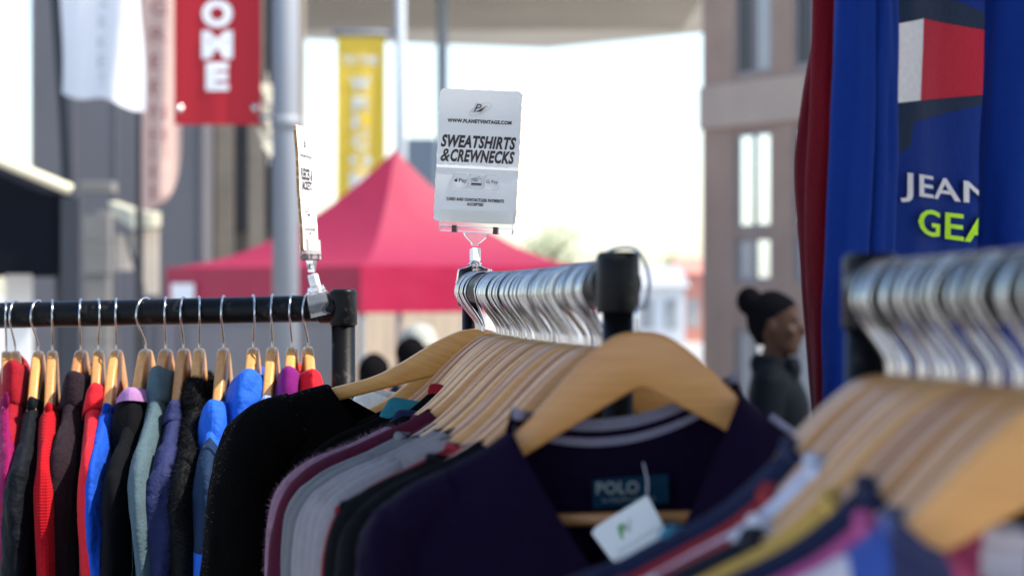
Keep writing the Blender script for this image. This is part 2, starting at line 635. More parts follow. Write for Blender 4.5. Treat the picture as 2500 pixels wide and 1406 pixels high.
def cloth_panel(px0, px1, py0, py1, D, wave, seed, thick=0.004, nx=26, nz=40, shape=None):
    """a hanging banner sheet with real folds; returns MB and its surface function in world space"""
    a, b = P(px0, py0, D), P(px1, py1, D)

    def fn(x, z, off=0.0):
        u = (x - a.x) / (b.x - a.x)
        v = (a.z - z) / (a.z - b.z)
        y = D + wave * (math.sin(u * 5 + seed + v * 1.3) + 0.5 * math.sin(u * 11 + v * 3 + seed * 2)) * (0.3 + v)
        return Vector((x, y - off, z))
    mb = MB()
    for side in (0, 1):
        vs_ = []
        for j in range(nz + 1):
            v = j / nz
            for i in range(nx + 1):
                u = i / nx
                x0, x1, z0, z1 = a.x, b.x, a.z, b.z
                if shape:
                    uu, vv = shape(u, v)
                else:
                    uu, vv = u, v
                vs_.append(fn(x0 + (x1 - x0) * uu, z0 + (z1 - z0) * vv, -thick * side))
        fs = [(j * (nx + 1) + i, j * (nx + 1) + i + 1, (j + 1) * (nx + 1) + i + 1, (j + 1) * (nx + 1) + i) for j in range(nz) for i in range(nx)]
        mb.add(vs_, fs if side else [q[::-1] for q in fs])
    return mb, fn, a, b


# red WELCOME banner on the grey post
m_redban = fabric('red_banner_vinyl', (0.40, 0.018, 0.028), 0.6, 0.1, 200, 0.1, 0.06)
mb, fn, a, b = cloth_panel(425, 637, -640, 305, 14, 0.006, 1.0)
rb = thing('street_banner', 'red banner with white vertical lettering hanging from the grey post', 'banner', (0, 0, 0))
mb.build('cloth', m_redban, rb)
t = MB()
sc = 14 / F
cx = P(531, 0, 14).x
for ch, pc in zip('WELCOME', (-475, -385, -300, -215, -125, -1000, -1000)):
    pass
for ch, pc in (('W', -385), ('E', -297), ('L', -211), ('C', -125), ('O', 34), ('M', 110), ('E', 188)):
    ww = {'W': 88, 'M': 76, 'O': 76, 'C': 70}.get(ch, 56)
    if ch == 'C':
        pc = -52
    if ch == 'L':
        pc = -140
    if ch == 'E' and pc < 0:
        pc = -225
    if ch == 'W':
        pc = -312
    put_text(t, ch, cx, P(0, pc, 14).z, ww * sc, 68 * sc, lambda x, z: fn(x, z, 0.006), 0.06)
t.build('lettering', M['white'], rb, False)
t = MB()
for px, py in ((622, 264), (438, 266)):
    c = fn(P(px, 0, 14).x, P(0, py, 14).z, 0.006)
    t.tube([(c.x, c.y, c.z), (c.x, c.y - 0.006, c.z)], 0.022, 14)
t.build('eyelet', M['steel'], rb)
t = MB()
zb = P(0, 306, 14).z
t.tube([(P(632, 0, 14).x, 14.0, zb + 0.045), (P(672, 0, 14).x, 14.0, zb + 0.045)], 0.014, 10)
t.build('bracket_arm', M['grey_metal'], rb)
t = MB()
zb = P(0, -642, 14).z
t.tube([(P(420, 0, 14).x, 14.0, zb), (P(672, 0, 14).x, 14.0, zb)], 0.018, 10)
t.build('bracket_arm', M['grey_metal'], rb)

# dangling bits of bunting between banner and post
bn = thing('bunting_tail', 'ragged cream bunting strip caught beside the red banner and grey post', 'bunting', P(655, 300, 14.3))
w = MB()
rr = random.Random(5)
for k in range(9):
    z = (k - 4.5) * -0.045
    x = 0.02 * math.sin(k * 1.7) - 0.012 * (k < 4)
    w.add([(x - 0.05, 0, z + 0.03), (x + 0.02, 0.012, z + 0.04), (x + 0.05, 0.01, z - 0.02), (x - 0.01, -0.01, z - 0.045)], [(0, 1, 2, 3)])
w.tube([(-0.01, 0.02, 0.3), (0, 0.02, -0.25)], 0.006, 6)
w.build('pennant', fabric('cream_bunting', (0.62, 0.60, 0.48), 0.8), bn, False)

# yellow banner
m_yel = tent_cloth('yellow_banner_vinyl', (0.86, 0.66, 0.09), 0.4)
mb, fn2, a, b = cloth_panel(822, 940, 84, 560, 30, 0.02, 2.2)
yb = thing('street_banner', 'yellow banner with pale vertical lettering rising behind the red gazebo', 'banner', (0, 0, 0))
mb.build('cloth', m_yel, yb)
t = MB()
sc = 30 / F
cx = P(880, 0, 30).x
for ch, pc in zip('WELCOME', (205, 255, 300, 345, 392, 440, 488)):
    put_text(t, ch, cx, P(0, pc, 30).z, (54 if ch in 'WMO' else 40) * sc, 38 * sc, lambda x, z: fn2(x, z, 0.008), 0.06)
put_text(t, 'TO THE', cx, P(0, 148, 30).z, 86 * sc, 24 * sc, lambda x, z: fn2(x, z, 0.008), 0.05)
t.build('lettering', plain('pale_grey_print', (0.62, 0.64, 0.58), 0.7), yb, False)
t = MB()
zb = P(0, 82, 30).z
t.tube([(P(812, 0, 30).x, 30.0, zb), (P(978, 0, 30).x, 30.0, zb)], 0.04, 10)
t.build('bracket_arm', M['grey_metal'], yb)

# white flag on a black mast
wf = thing('white_flag', 'white cloth flag with faint grey lettering on a black mast', 'flag', (0, 0, 0))
mb, fn3, a, b = cloth_panel(148, 345, -320, 268, 16, 0.045, 0.3, shape=lambda u, v: (u + 0.06 * (v - 0.5) * (u - 0.2) + 0.02 * math.sin(v * 9), v * (0.93 + 0.07 * u + 0.012 * math.sin(u * 9))))
mb.build('cloth', tent_cloth('white_flag_cloth', (0.90, 0.90, 0.90), 0.5), wf)
t = MB()
for k, ch in enumerate('MARKET'):
    put_text(t, ch, P(252, 0, 16).x, P(0, -40 + k * 48, 16).z, 24 * 16 / F, 34 * 16 / F, lambda x, z: fn3(x, z, 0.006), 0.0)
t.build('lettering', M['ink_pale'], wf, False)
w = MB()
w.tube([P(130, -500, 16.1), P(134, 0, 16.1), P(156, 300, 16.1), P(172, 620, 16.1), P(180, 1100, 16.1)], [0.035, 0.036, 0.038, 0.038, 0.038], 12)
w.build('mast', M['dark_metal'], wf)

# pink feather flag
pf = thing('feather_flag', 'pale pink feather flag with dark red vertical lettering and rounded foot', 'flag', (0, 0, 0))


def feather(u, v):
    wid = 1.0 if v < 0.82 else math.sqrt(max(0, 1 - ((v - 0.82) / 0.18) ** 2)) * 0.75 + 0.25
    return (u * (0.82 + 0.18 * v) * wid, v)


mb, fn4, a, b = cloth_panel(345, 445, -420, 512, 19, 0.02, 1.4, shape=feather)
mb.build('cloth', tent_cloth('pink_flag_cloth', (0.68, 0.49, 0.42), 0.3), pf)
t = MB()
for ch, pc in zip('GREENHILL', (20, 86, 152, 214, 275, 330, 372, 420, 470)):
    put_text(t, ch, P(388, 0, 19).x, P(0, pc, 19).z, 40 * 19 / F, 34 * 19 / F, lambda x, z: fn4(x, z, 0.006), 0.0)
t.build('lettering', plain('faded_red_print', (0.36, 0.15, 0.13), 0.7), pf, False)
w = MB()
w.tube([P(343, -500, 19.05), P(341, 300, 19.05), P(338, 1000, 19.05)], [0.03] * 3, 10)
w.build('mast', M['dark_metal'], pf)

# ------------------------------------------------------------------ gazebos
def gazebo(name, label, c, rz, half, z_eave, val, z_peak, cloth, base, leg_mat, val_mat=None, lean=(0, 0, 0)):
    o = thing(name, label, 'gazebo', (c[0], c[1], base), (0, 0, rz))
    ze, zp = z_eave - base, z_peak - base
    w = MB()
    N = 18
    pow_ = 1.9
    for q in range(4):
        rot = Matrix.Rotation(q * PI / 2, 4, 'Z')
        vs_ = []
        for i in range(N + 1):
            r = i / N
            z = zp - (zp - ze) * (1 - (1 - r) ** pow_)
            for j in range(N + 1):
                s_ = (j / N * 2 - 1) * r * half
                sag = -0.04 * (1 - (j / N * 2 - 1) ** 2) * math.sin(r * PI) + 0.012 * noise.noise(Vector((s_ * 2.2, r * 3 + q * 7, 0.3)))
                vs_.append(rot @ Vector((s_, -r * half, z + sag)) + Vector(lean) * (1 - r))
        w.add(vs_, [(i * (N + 1) + j, (i + 1) * (N + 1) + j, (i + 1) * (N + 1) + j + 1, i * (N + 1) + j + 1) for i in range(N) for j in range(N)])
    w.build('roof', cloth, o)
    for q in range(4):
        rot = Matrix.Rotation(q * PI / 2, 4, 'Z')
        w = MB()
        vs_ = []
        for i in range(9):
            for j in range(N * 2 + 1):
                s_ = (j / N - 1) * (half + 0.005)
                vs_.append(rot @ Vector((s_, -half - 0.006 - 0.012 * i / 8 * math.sin(j * 0.9 + q), ze - 0.004 - val * i / 8)))
        n_ = N * 2 + 1
        w.add(vs_, [(i * n_ + j, (i + 1) * n_ + j, (i + 1) * n_ + j + 1, i * n_ + j + 1) for i in range(8) for j in range(n_ - 1)])
        w.build('valance', val_mat or cloth, o)
    for sx in (-1, 1):
        for sy in (-1, 1):
            w = MB()
            w.box((sx * (half - 0.04) - 0.025, sy * (half - 0.04) - 0.025, 0), (sx * (half - 0.04) + 0.025, sy * (half - 0.04) + 0.025, ze - 0.06))
            w.build('leg', leg_mat, o, False)
    w = MB()
    h2 = half - 0.04
    for q in range(4):
        rot = Matrix.Rotation(q * PI / 2, 4, 'Z')
        for z in (ze - 0.1,):
            w.tube([rot @ Vector((-h2 + .03, -h2, z)), rot @ Vector((h2 - .03, -h2, z))], 0.018, 8)
    w.build('truss', leg_mat, o)
    return o


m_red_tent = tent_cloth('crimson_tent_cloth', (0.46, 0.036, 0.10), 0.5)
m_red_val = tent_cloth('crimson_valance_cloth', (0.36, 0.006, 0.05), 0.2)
DT = 24.5
tc_ = P(932, 703, DT)
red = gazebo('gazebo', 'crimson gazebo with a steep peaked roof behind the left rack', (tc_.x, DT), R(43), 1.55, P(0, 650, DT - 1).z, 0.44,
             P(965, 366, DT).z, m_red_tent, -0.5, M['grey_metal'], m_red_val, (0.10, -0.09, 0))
# white printed patch low on its left valance
w = MB()
loc = red.matrix_basis.inverted() @ P(478, 712, DT - 0.25)
w.box((-1.585, 1.03, P(0, 735, DT).z + 0.5), (-1.579, 1.42, P(0, 692, DT).z + 0.5))
w.build('printed_patch', M['white'], red, False)

m_blk = fabric('black_canopy_cloth', (0.006, 0.007, 0.011), 0.8, 0.0, 60, 0.2, spec=0.08)
bk = thing('gazebo', 'black market gazebo with a cream roof edge at the left border', 'gazebo', (0, 0, 0))
DB = 13.0
w = MB()
pa, pb, pc = P(-420, 160, DB + 0.6), P(175, 478, DB), P(-420, 478, DB)
base = ground_z(DB)
# roof slope up to a peak left of the frame and its side valance
peak = Vector((P(-480, 200, DB + 1.5).x, DB + 1.5, P(0, 150, DB + 1.5).z))
c1 = Vector((pb.x, DB, pb.z))
c2 = Vector((pb.x * (DB + 3) / DB - 0.05, DB + 3, pb.z))
c3 = Vector((2 * peak.x - pb.x * (DB + 3) / DB - 0.5, DB + 3, pb.z))
c4 = Vector((2 * peak.x - pb.x, DB, pb.z))
w.add([c1, c2, c3, c4, peak], [(0, 1, 4), (1, 2, 4), (2, 3, 4), (3, 0, 4)])
w.build('roof', m_blk, bk, False)
w = MB()
cs = [c1, c2, c3, c4]
for i in range(4):
    p, q = cs[i], cs[(i + 1) % 4]
    dn = Vector((0, 0, -1.0))
    NN = 24
    vs_ = []
    dirn = (q - p).normalized()
    nn = Vector((dirn.y, -dirn.x, 0))
    for j in range(NN + 1):
        x = p.lerp(q, j / NN)
        for k in range(5):
            vs_.append(x + Vector((0, 0, -0.002 - 0.42 * k / 4)) + nn * (0.006 + 0.012 * math.sin(j * 1.1) * k / 4))
    w.add(vs_, [(j * 5 + k, (j + 1) * 5 + k, (j + 1) * 5 + k + 1, j * 5 + k + 1) for j in range(NN) for k in range(4)])
w.build('valance', m_blk, bk)
# black front gable cloth following the slope
w = MB()
w.add([c1 + Vector((-0.12, -0.012, -0.0)), c4 + Vector((0.05, -0.012, 0)), peak + Vector((0, -1.53, -0.13)), c1 + Vector((-0.12, 0.0, 0)), c4 + Vector((0.05, 0.0, 0)), peak + Vector((0, -1.51, -0.13))],
      [(0, 1, 2), (5, 4, 3), (0, 2, 5, 3), (2, 1, 4, 5)])
w.build('gable', m_blk, bk, False)
w = MB()
w.tube([c1 + Vector((0.0, -0.02, 0.03)), peak + Vector((0, -1.52, -0.05))], 0.032, 10)
w.build('roof_edge', fabric('cream_piping', (0.70, 0.66, 0.48), 0.6, 0.1), bk)
for i, c in enumerate(cs):
    w = MB()
    w.box((c.x - 0.05, c.y - 0.05, base), (c.x + 0.05, c.y + 0.05, c.z - 0.01))
    w.build('leg', M['dark_metal'], bk, False)

# a plain stone pillar and a small cream awning behind it
pil = thing('stone_pillar', 'mottled grey stone pillar right of the black gazebo', 'pillar', (P(240, 703, 22).x, 22, -0.5))
w = MB()
zc = P(0, 445, 22).z + 0.5
k = 0
z = 0
rr = random.Random(3)
while z < zc - 0.3:
    hgt = rr.uniform(0.22, 0.34)
    wd = 0.115 + rr.uniform(-0.008, 0.008)
    w.box((-wd, -wd, z + 0.004), (wd, wd, min(z + hgt, zc - 0.1)))
    z += hgt
w.box((-0.15, -0.15, zc - 0.1), (0.15, 0.15, zc))
w.build('shaft', plain('mottled_stone', (0.17, 0.165, 0.155), 0.9, 0, 0.35, 3, 0.5, 0.3, 0.01), pil, False, 0.01)
aw = thing('market_awning', 'small cream awning on a dark pole beyond the stone pillar', 'awning', (0, 0, 0))
DA = 20
w = MB()
q = [P(262, 492, DA + 0.6), P(318, 512, DA + 0.2), P(372, 520, DA), P(372, 556, DA), P(322, 560, DA), P(278, 528, DA + 0.5)]
vs_ = q + [p + Vector((0, 0.5, 0.02)) for p in q]
w.add(vs_, [tuple(range(6))[::-1], tuple(range(6, 12))] + [(i, (i + 1) % 6, (i + 1) % 6 + 6, i + 6) for i in range(6)])
w.build('canopy', fabric('cream_awning_cloth', (0.48, 0.455, 0.34), 0.7, 0.1), aw, False, 0.01)
w = MB()
w.tube([P(310, 560, DA), P(345, 700, DA), P(350, 1000, DA)], 0.028, 8)
w.build('prop', M['dark_metal'], aw)
w = MB()
w.box((P(283, 0, 20.6).x, 20.6, P(0, 660, 20.6).z), (P(332, 0, 20.6).x, 20.66, P(0, 572, 20.6).z))
w.box((P(350, 0, 20.6).x, 20.6, P(0, 720, 20.6).z), (P(385, 0, 20.6).x, 20.66, P(0, 560, 20.6).z))
w.build('side_panel', plain('beige_side_panel', (0.52, 0.44, 0.36), 0.8, 0, 0.2, 3), aw, False)

# white crate-like sign under the black gazebo
wb = thing('notice_board', 'small white board under the black gazebo at the left border', 'board', P(45, 1000, 13.6))
w = MB()
z1 = P(0, 668, 13.6).z - wb.location.z
w.box((-0.075, 0, 0.2), (0.075, 0.02, z1))
w.build('panel', M['white'], wb, False, 0.004)
w = MB()
w.box((-0.06, 0.0, ground_z(13.6) - wb.location.z), (-0.04, 0.02, 0.2))
w.box((0.04, 0.0, ground_z(13.6) - wb.location.z), (0.06, 0.02, 0.2))
w.build('leg', M['dark_metal'], wb, False)

# peach backdrop under the red gazebo
DBK = 27.4
pbk = thing('stall_backdrop', 'sunlit peach cloth backdrop behind the crimson gazebo', 'backdrop', (P(1000, 0, DBK).x, DBK, -0.5))
zt_b = P(0, 745, DBK).z + 0.5
w = MB()
NB = 30
vs_ = []
for j in range(9):
    for i in range(NB + 1):
        x = -0.66 + 1.46 * i / NB
        vs_.append((x, 0.015 * math.sin(x * 14) * (1 - j / 8) + 0.006 * math.sin(x * 37), 0.05 + (zt_b - 0.05) * j / 8))
w.add(vs_, [(j * (NB + 1) + i, j * (NB + 1) + i + 1, (j + 1) * (NB + 1) + i + 1, (j + 1) * (NB + 1) + i) for j in range(8) for i in range(NB)])
w.build('cloth', tent_cloth('peach_cloth', (0.93, 0.69, 0.47), 0.45), pbk)
w = MB()
for x in (-0.69, 0.80):
    w.box((x, 0.02, 0), (x + 0.03, 0.05, zt_b + 0.02))
w.build('frame', M['grey_metal'], pbk, False)
lw = thing('boundary_wall', 'low grey wall seen beneath the left side of the crimson gazebo', 'wall', (P(660, 0, 30).x, 30, -0.5))
w = MB()
w.box((-1.0, 0, 0), (1.02, 0.25, P(0, 752, 30).z + 0.5))
w.build('wall', plain('grey_wall_render', (0.13, 0.135, 0.15), 0.85, 0, 0.2, 1.5), lw, False)
w = MB()
w.box((-1.02, -0.03, P(0, 752, 30).z + 0.502), (1.04, 0.28, P(0, 752, 30).z + 0.56))
w.build('coping', plain('grey_coping', (0.22, 0.22, 0.23), 0.85), lw, False)

# ------------------------------------------------------------------ people
def chain(mb, pts, rads, n=14, flat=1.0):
    pp = catmull(pts, (len(pts) - 1) * 4 + 1)
    rf = curve1(range(len(pts)), rads)
    mb.tube(pp, [rf(i / 4) for i in range(len(pp))], n, True, 0, flat)
    mb.ellipsoid(pts[0], [rads[0]] * 3, 10, 6)
    mb.ellipsoid(pts[-1], [rads[-1]] * 3, 10, 6)


def remesh(o, voxel, smooth=4):
    m = o.modifiers.new('voxel', 'REMESH')
    m.mode = 'VOXEL'
    m.voxel_size = voxel
    s = o.modifiers.new('smooth', 'SMOOTH')
    s.factor = 0.5
    s.iterations = smooth
    dg = bpy.context.evaluated_depsgraph_get()
    me = bpy.data.meshes.new_from_object(o.evaluated_get(dg))
    o.modifiers.clear()
    old = o.data
    o.data = me
    me.polygons.foreach_set('use_smooth', [True] * len(me.polygons))
    bpy.data.meshes.remove(old)


def rings_body(mb, rows_):
    rg = []
    for (z, yc, rx, ry) in rows_:
        rg.append([(rx * math.cos(2 * PI * k / 24), yc + ry * math.sin(2 * PI * k / 24), z) for k in range(24)])
    mb.loft(rg)


def dense(rows_, n=30):
    zs_ = [r[0] for r in rows_]
    fs = [curve1(zs_, [r[i] for r in rows_]) for i in (1, 2, 3)]
    out = []
    for k in range(n):
        z = zs_[0] + (zs_[-1] - zs_[0]) * k / (n - 1)
        out.append((z, fs[0](z), fs[1](z), fs[2](z)))
    return out


TORSO = [(0.78, 0.0, 0.10, 0.08), (0.88, 0.01, 0.165, 0.115), (0.98, 0.005, 0.155, 0.10), (1.06, 0.0, 0.135, 0.09), (1.18, -0.01, 0.155, 0.105),
         (1.28, -0.01, 0.165, 0.105), (1.35, 0.0, 0.165, 0.085), (1.395, 0.01, 0.11, 0.062), (1.43, 0.01, 0.056, 0.054), (1.50, -0.01, 0.050, 0.052)]
HEAD = [(1.455, -0.045, 0.030, 0.030), (1.475, -0.035, 0.048, 0.055), (1.51, -0.018, 0.060, 0.076), (1.55, -0.003, 0.068, 0.090),
        (1.60, 0.003, 0.073, 0.098), (1.635, 0.006, 0.071, 0.096), (1.665, 0.010, 0.056, 0.076), (1.683, 0.012, 0.030, 0.040), (1.690, 0.012, 0.012, 0.016)]


def person_meshes():
    """front is -y; about 1.69 m tall"""
    b = MB()
    rings_body(b, dense(TORSO))
    rings_body(b, dense(HEAD, 26))
    # nose, lips, brow, ears
    b.tube([(0, -0.088, 1.585), (0, -0.104, 1.560), (0, -0.112, 1.548), (0, -0.092, 1.540)], [0.010, 0.013, 0.017, 0.014], 10)
    b.ellipsoid((0, -0.090, 1.519), (0.024, 0.016, 0.008), 12, 7)
    b.ellipsoid((0, -0.087, 1.506), (0.021, 0.016, 0.009), 12, 7)
    b.ellipsoid((0, -0.076, 1.474), (0.020, 0.016, 0.015), 12, 7)
    for s in (-1, 1):
        b.ellipsoid((s * 0.073, 0.014, 1.565), (0.010, 0.020, 0.031), 10, 7)
        b.ellipsoid((s * 0.03, -0.082, 1.598), (0.024, 0.013, 0.008), 10, 6)
        b.ellipsoid((s * 0.045, -0.062, 1.545), (0.024, 0.024, 0.024), 10, 6)
        sh, el, wr = (s * 0.165, 0.01, 1.355), (s * 0.215, 0.03, 1.09), (s * 0.215, -0.05, 0.86)
        chain(b, [(s * 0.12, 0.005, 1.35), sh, el, wr], [0.055, 0.055, 0.042, 0.027])
        palm = (s * 0.212, -0.07, 0.80)
        b.tube([wr, (s * 0.213, -0.062, 0.83), palm, (s * 0.208, -0.078, 0.765)], [0.026, 0.034, 0.038, 0.032], 12, True, 0, 0.45)
        for q in range(4):
            fy = -0.105 + q * 0.019
            ln = (0.07, 0.08, 0.075, 0.058)[q]
            b.tube([(s * 0.208, fy, 0.772), (s * 0.203, fy - 0.004, 0.772 - ln * 0.5), (s * 0.190, fy - 0.004, 0.772 - ln)], [0.0095, 0.0088, 0.0078], 8)
        b.tube([(s * 0.205, -0.09, 0.815), (s * 0.19, -0.115, 0.79), (s * 0.183, -0.122, 0.762)], [0.013, 0.0105, 0.009], 8)
        chain(b, [(s * 0.085, 0.01, 0.88), (s * 0.092, 0.0, 0.70), (s * 0.095, -0.005, 0.48), (s * 0.097, 0.02, 0.28), (s * 0.098, 0.03, 0.09)],
              [0.095, 0.082, 0.056, 0.052, 0.036])
        b.tube([(s * 0.098, 0.055, 0.045), (s * 0.10, 0.0, 0.045), (s * 0.105, -0.09, 0.035), (s * 0.107, -0.16, 0.028)], [0.036, 0.042, 0.038, 0.026], 12)
    return b


def jacket_mesh(collar=True):
    j = MB()
    rg = [(z, y, rx + 0.012, ry + 0.014) for (z, y, rx, ry) in TORSO if 0.86 < z < 1.40]
    rg = [(0.84, 0.01, 0.19, 0.145)] + rg + [(1.415, 0.01, 0.085, 0.075), (1.45, 0.008, 0.072, 0.070)]
    rings_body(j, dense(rg, 34))
    for s in (-1, 1):
        chain(j, [(s * 0.12, 0.005, 1.345), (s * 0.168, 0.01, 1.345), (s * 0.218, 0.03, 1.09), (s * 0.217, -0.045, 0.885)], [0.066, 0.069, 0.055, 0.043])
        j.ellipsoid((s * 0.05, -0.07, 1.40), (0.045, 0.03, 0.05), 10, 7)
    j.ellipsoid((0, 0.07, 1.42), (0.075, 0.03, 0.045), 12, 7)
    return j


def trouser_mesh():
    j = MB()
    rings_body(j, dense([(0.78, 0, 0.12, 0.1), (0.86, 0.01, 0.18, 0.13), (0.95, 0.006, 0.172, 0.118), (1.0, 0.004, 0.165, 0.112)], 12))
    for s in (-1, 1):
        chain(j, [(s * 0.086, 0.01, 0.86), (s * 0.093, 0.0, 0.70), (s * 0.096, -0.005, 0.48), (s * 0.098, 0.02, 0.28), (s * 0.099, 0.03, 0.10)],
              [0.108, 0.096, 0.074, 0.070, 0.066])
    return j


def hair_mesh(bun):
    h = MB()
    rg = [(z, y + 0.014, rx + 0.013, ry + 0.006) for (z, y, rx, ry) in HEAD if z > 1.56]
    rg = [(1.535, 0.06, 0.05, 0.04), (1.56, 0.045, 0.070, 0.062), (1.60, 0.026, 0.077, 0.086), (1.632, 0.012, 0.077, 0.0975), (1.662, 0.010, 0.065, 0.083), (1.687, 0.012, 0.042, 0.052), (1.703, 0.014, 0.018, 0.02)]
    rings_body(h, dense(rg, 22))
    if bun:
        h.ellipsoid((0, 0.100, 1.662), (0.056, 0.050, 0.056), 20, 14)
        h.ellipsoid((0, 0.058, 1.638), (0.050, 0.045, 0.040), 14, 9)
        h.ellipsoid((0, 0.052, 1.545), (0.056, 0.042, 0.055), 14, 8)
    else:
        h.ellipsoid((0, 0.06, 1.56), (0.066, 0.05, 0.07), 14, 8)
    return h


m_skin = fabric('shaded_brown_skin', (0.030, 0.0125, 0.007), 0.5, 0.0, 300, 0.1, 0.1, 0.15, 0.0)  # brown skin, darkened further in place of shade on the face
m_skin2 = fabric('fair_skin', (0.50, 0.27, 0.19), 0.5, 0.05, 300, 0.1, 0.1, 0.4, 0.0)
m_hair = plain('black_hair', (0.004, 0.004, 0.005), 0.9, 0, 0.4, 120, 0.6, 0.0, 0.003)
m_leather = plain('navy_leather', (0.0022, 0.0034, 0.0056), 0.55, 0, 0.3, 20, 0.5, 0.03, 0.01)
m_dark_cloth = fabric('dark_trousers', (0.02, 0.02, 0.025))

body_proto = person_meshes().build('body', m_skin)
remesh(body_proto, 0.0065, 3)
jacket_proto = jacket_mesh().build('jacket', m_leather)
remesh(jacket_proto, 0.011, 4)
trouser_proto = trouser_mesh().build('trousers', m_dark_cloth)
remesh(trouser_proto, 0.013, 3)


def make_person(label, px, D, top_py, face, skin, jmat, hmat, bun=False, cap=None, protos=None, group=None, scale=None):
    gz = ground_z(D)
    top = P(px, top_py, D)
    o = thing('person', label, 'person', (top.x, D, gz), (0, 0, face), group)
    s = scale or (top.z - gz) / 1.705
    o.scale = (s, s, s)
    for pr, mt in ((body_proto, skin), (jacket_proto, jmat), (trouser_proto, m_dark_cloth)):
        c = pr.copy()
        c.data = pr.data.copy()
        c.data.materials[0] = mt
        C.objects.link(c)
        c.parent = o
    hm = hair_mesh(bun).build('hair', hmat, o)
    remesh(hm, 0.007, 2)
    e_ = MB()
    for sx in (-1, 1):
        e_.ellipsoid((sx * 0.031, -0.0835, 1.574), (0.012, 0.008, 0.008), 10, 6)
    e_.build('eyes', M['ink'], o)
    if cap:
        h = MB()
        rings_body(h, dense([(1.61, 0.004, 0.088, 0.112), (1.64, 0.006, 0.089, 0.112), (1.68, 0.01, 0.076, 0.095), (1.71, 0.012, 0.045, 0.055), (1.72, 0.012, 0.01, 0.012)], 14))
        h.tube([(0, -0.07, 1.622), (0, -0.13, 1.618), (0, -0.175, 1.61)], [0.075, 0.072, 0.05], 14, True, 0, 0.08)
        h.build('cap', cap, o)
    return o


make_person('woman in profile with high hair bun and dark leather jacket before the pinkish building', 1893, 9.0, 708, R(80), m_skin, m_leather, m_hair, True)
m_jk2 = fabric('dark_plum_jacket', (0.018, 0.013, 0.017), spec=0.05)
m_jk3 = fabric('navy_coat', (0.012, 0.014, 0.030))
m_hair2 = plain('dark_hair_far', (0.006, 0.0055, 0.006), 0.8, 0, 0.3, 60, spec=0.0)
make_person('small dark haired person in navy standing just right of the left rack post', 914, 10.4, 860, R(170), m_skin2, m_jk3, m_hair2, group='people under the crimson gazebo')
make_person('person in dark plum clothes standing behind the hangers of the centre rack', 1002, 10.9, 820, R(200), m_skin2, m_jk2, m_hair2, group='people under the crimson gazebo')
make_person('person in a pale cap standing furthest back by the peach backdrop', 1024, 13.0, 796, R(20), m_skin2, m_jk2, m_hair2, cap=fabric('pale_cap', (0.34, 0.34, 0.29)),
            group='people under the crimson gazebo')
for pr in (body_proto, jacket_proto, trouser_proto):
    bpy.data.objects.remove(pr)

# ------------------------------------------------------------------ hanger (local: x along arms, y along the rail, origin on the rail's centre line)
RR = 0.0195               # rail radius
ZT = -0.054               # wood top below the rail's centre line
top_f = curve1([0, .012, .024, .040, .059, .089, .114, .16, .20, .222], [0, -.0008, -.005, -.0165, -.034, -.066, -.0885, -.1165, -.140, -.153])


def wood_top(a):
    return ZT + top_f(min(abs(a), 0.222))


def wood_bot(a):
    a = abs(a)
    return ZT - 0.047 - 0.577 * (math.sqrt(a * a + 0.00002) - 0.0045) + 0.10 * max(0, a - 0.15) ** 1.2


def hanger_wood():
    w = MB()
    n = 56
    rings = []
    for i in range(-n, n + 1):
        x = 0.222 * i / n
        zt, zb = wood_top(x), wood_bot(x)
        th = 0.0074 - 0.0012 * abs(i) / n
        end = 1.0
        if abs(i) > n - 4:
            end = math.sqrt(max(0.05, 1 - ((abs(i) - n + 4) / 4) ** 2))
        c, hh = (zt + zb) / 2, (zt - zb) / 2 * (0.75 + 0.25 * end)
        th *= 0.4 + 0.6 * end
        yy = 0.0
        r = 0.0045
        ring = []
        for (sy, sz, a0) in ((1, 1, 0), (-1, 1, 90), (-1, -1, 180), (1, -1, 270)):
            for q in (0, 30, 60, 90):
                an = R(a0 + q)
                rz = min(r, hh * 0.9)
                ry = min(r, th * 0.9)
                ring.append((x, yy + sy * (th - ry) + ry * math.cos(an), c + sz * (hh - rz) + rz * math.sin(an)))
        rings.append(ring)
    w.loft(rings)
    return w


def hook_pts(side=1, tilt=0.0, big=1.0):
    rad = 0.0258 * big
    zc = RR + 0.0018 - rad
    pts = []
    for k in range(0, 24):
        an = R(-20 + k * 9.0)
        pts.append((side * rad * math.cos(an), 0, zc + rad * math.sin(an)))
    x0, z0 = pts[-1][0], pts[-1][2]
    pts += [(x0 * 0.84, 0, z0 - 0.0085), (x0 * 0.58, 0, z0 - 0.0180), (x0 * 0.29, 0, z0 - 0.0275), (x0 * 0.07, 0, z0 - 0.0360), (0, 0, z0 - 0.0425), (0, 0, ZT - 0.012)]
    return pts


def hook_mesh(side):
    w = MB()
    pts = hook_pts(side)
    pp = [Vector(p) for p in pts]
    w.tube(catmull(pp, 90), 0.0016, 8)
    w.ellipsoid(pp[0], (0.0024, 0.0024, 0.0024), 8, 6)
    return w


def bar_mesh():
    w = MB()
    w.tube([(-0.196, 0, -0.2085), (0.196, 0, -0.2085)], 0.0055, 12)
    return w


hw = hanger_wood().build('wooden_arms', M['wood'])
hk = {1: hook_mesh(1).build('hook', M['chrome']), -1: hook_mesh(-1).build('hook', M['chrome'])}
hb = bar_mesh().build('trouser_bar', M['wood'])


def make_hanger(label, loc, rot, group, side=1, bar=False, hook=True, twist=False):
    o = thing('coat_hanger', label, 'hanger', loc, rot, group)
    c = hw.copy()
    C.objects.link(c)
    c.parent = o
    if hook:
        c = hk[side].copy()
        C.objects.link(c)
        c.parent = o
        c.rotation_euler = (0, 0, R(random.uniform(-twist, twist)) if twist else 0)
    if bar:
        c = hb.copy()
        C.objects.link(c)
        c.parent = o
    return o


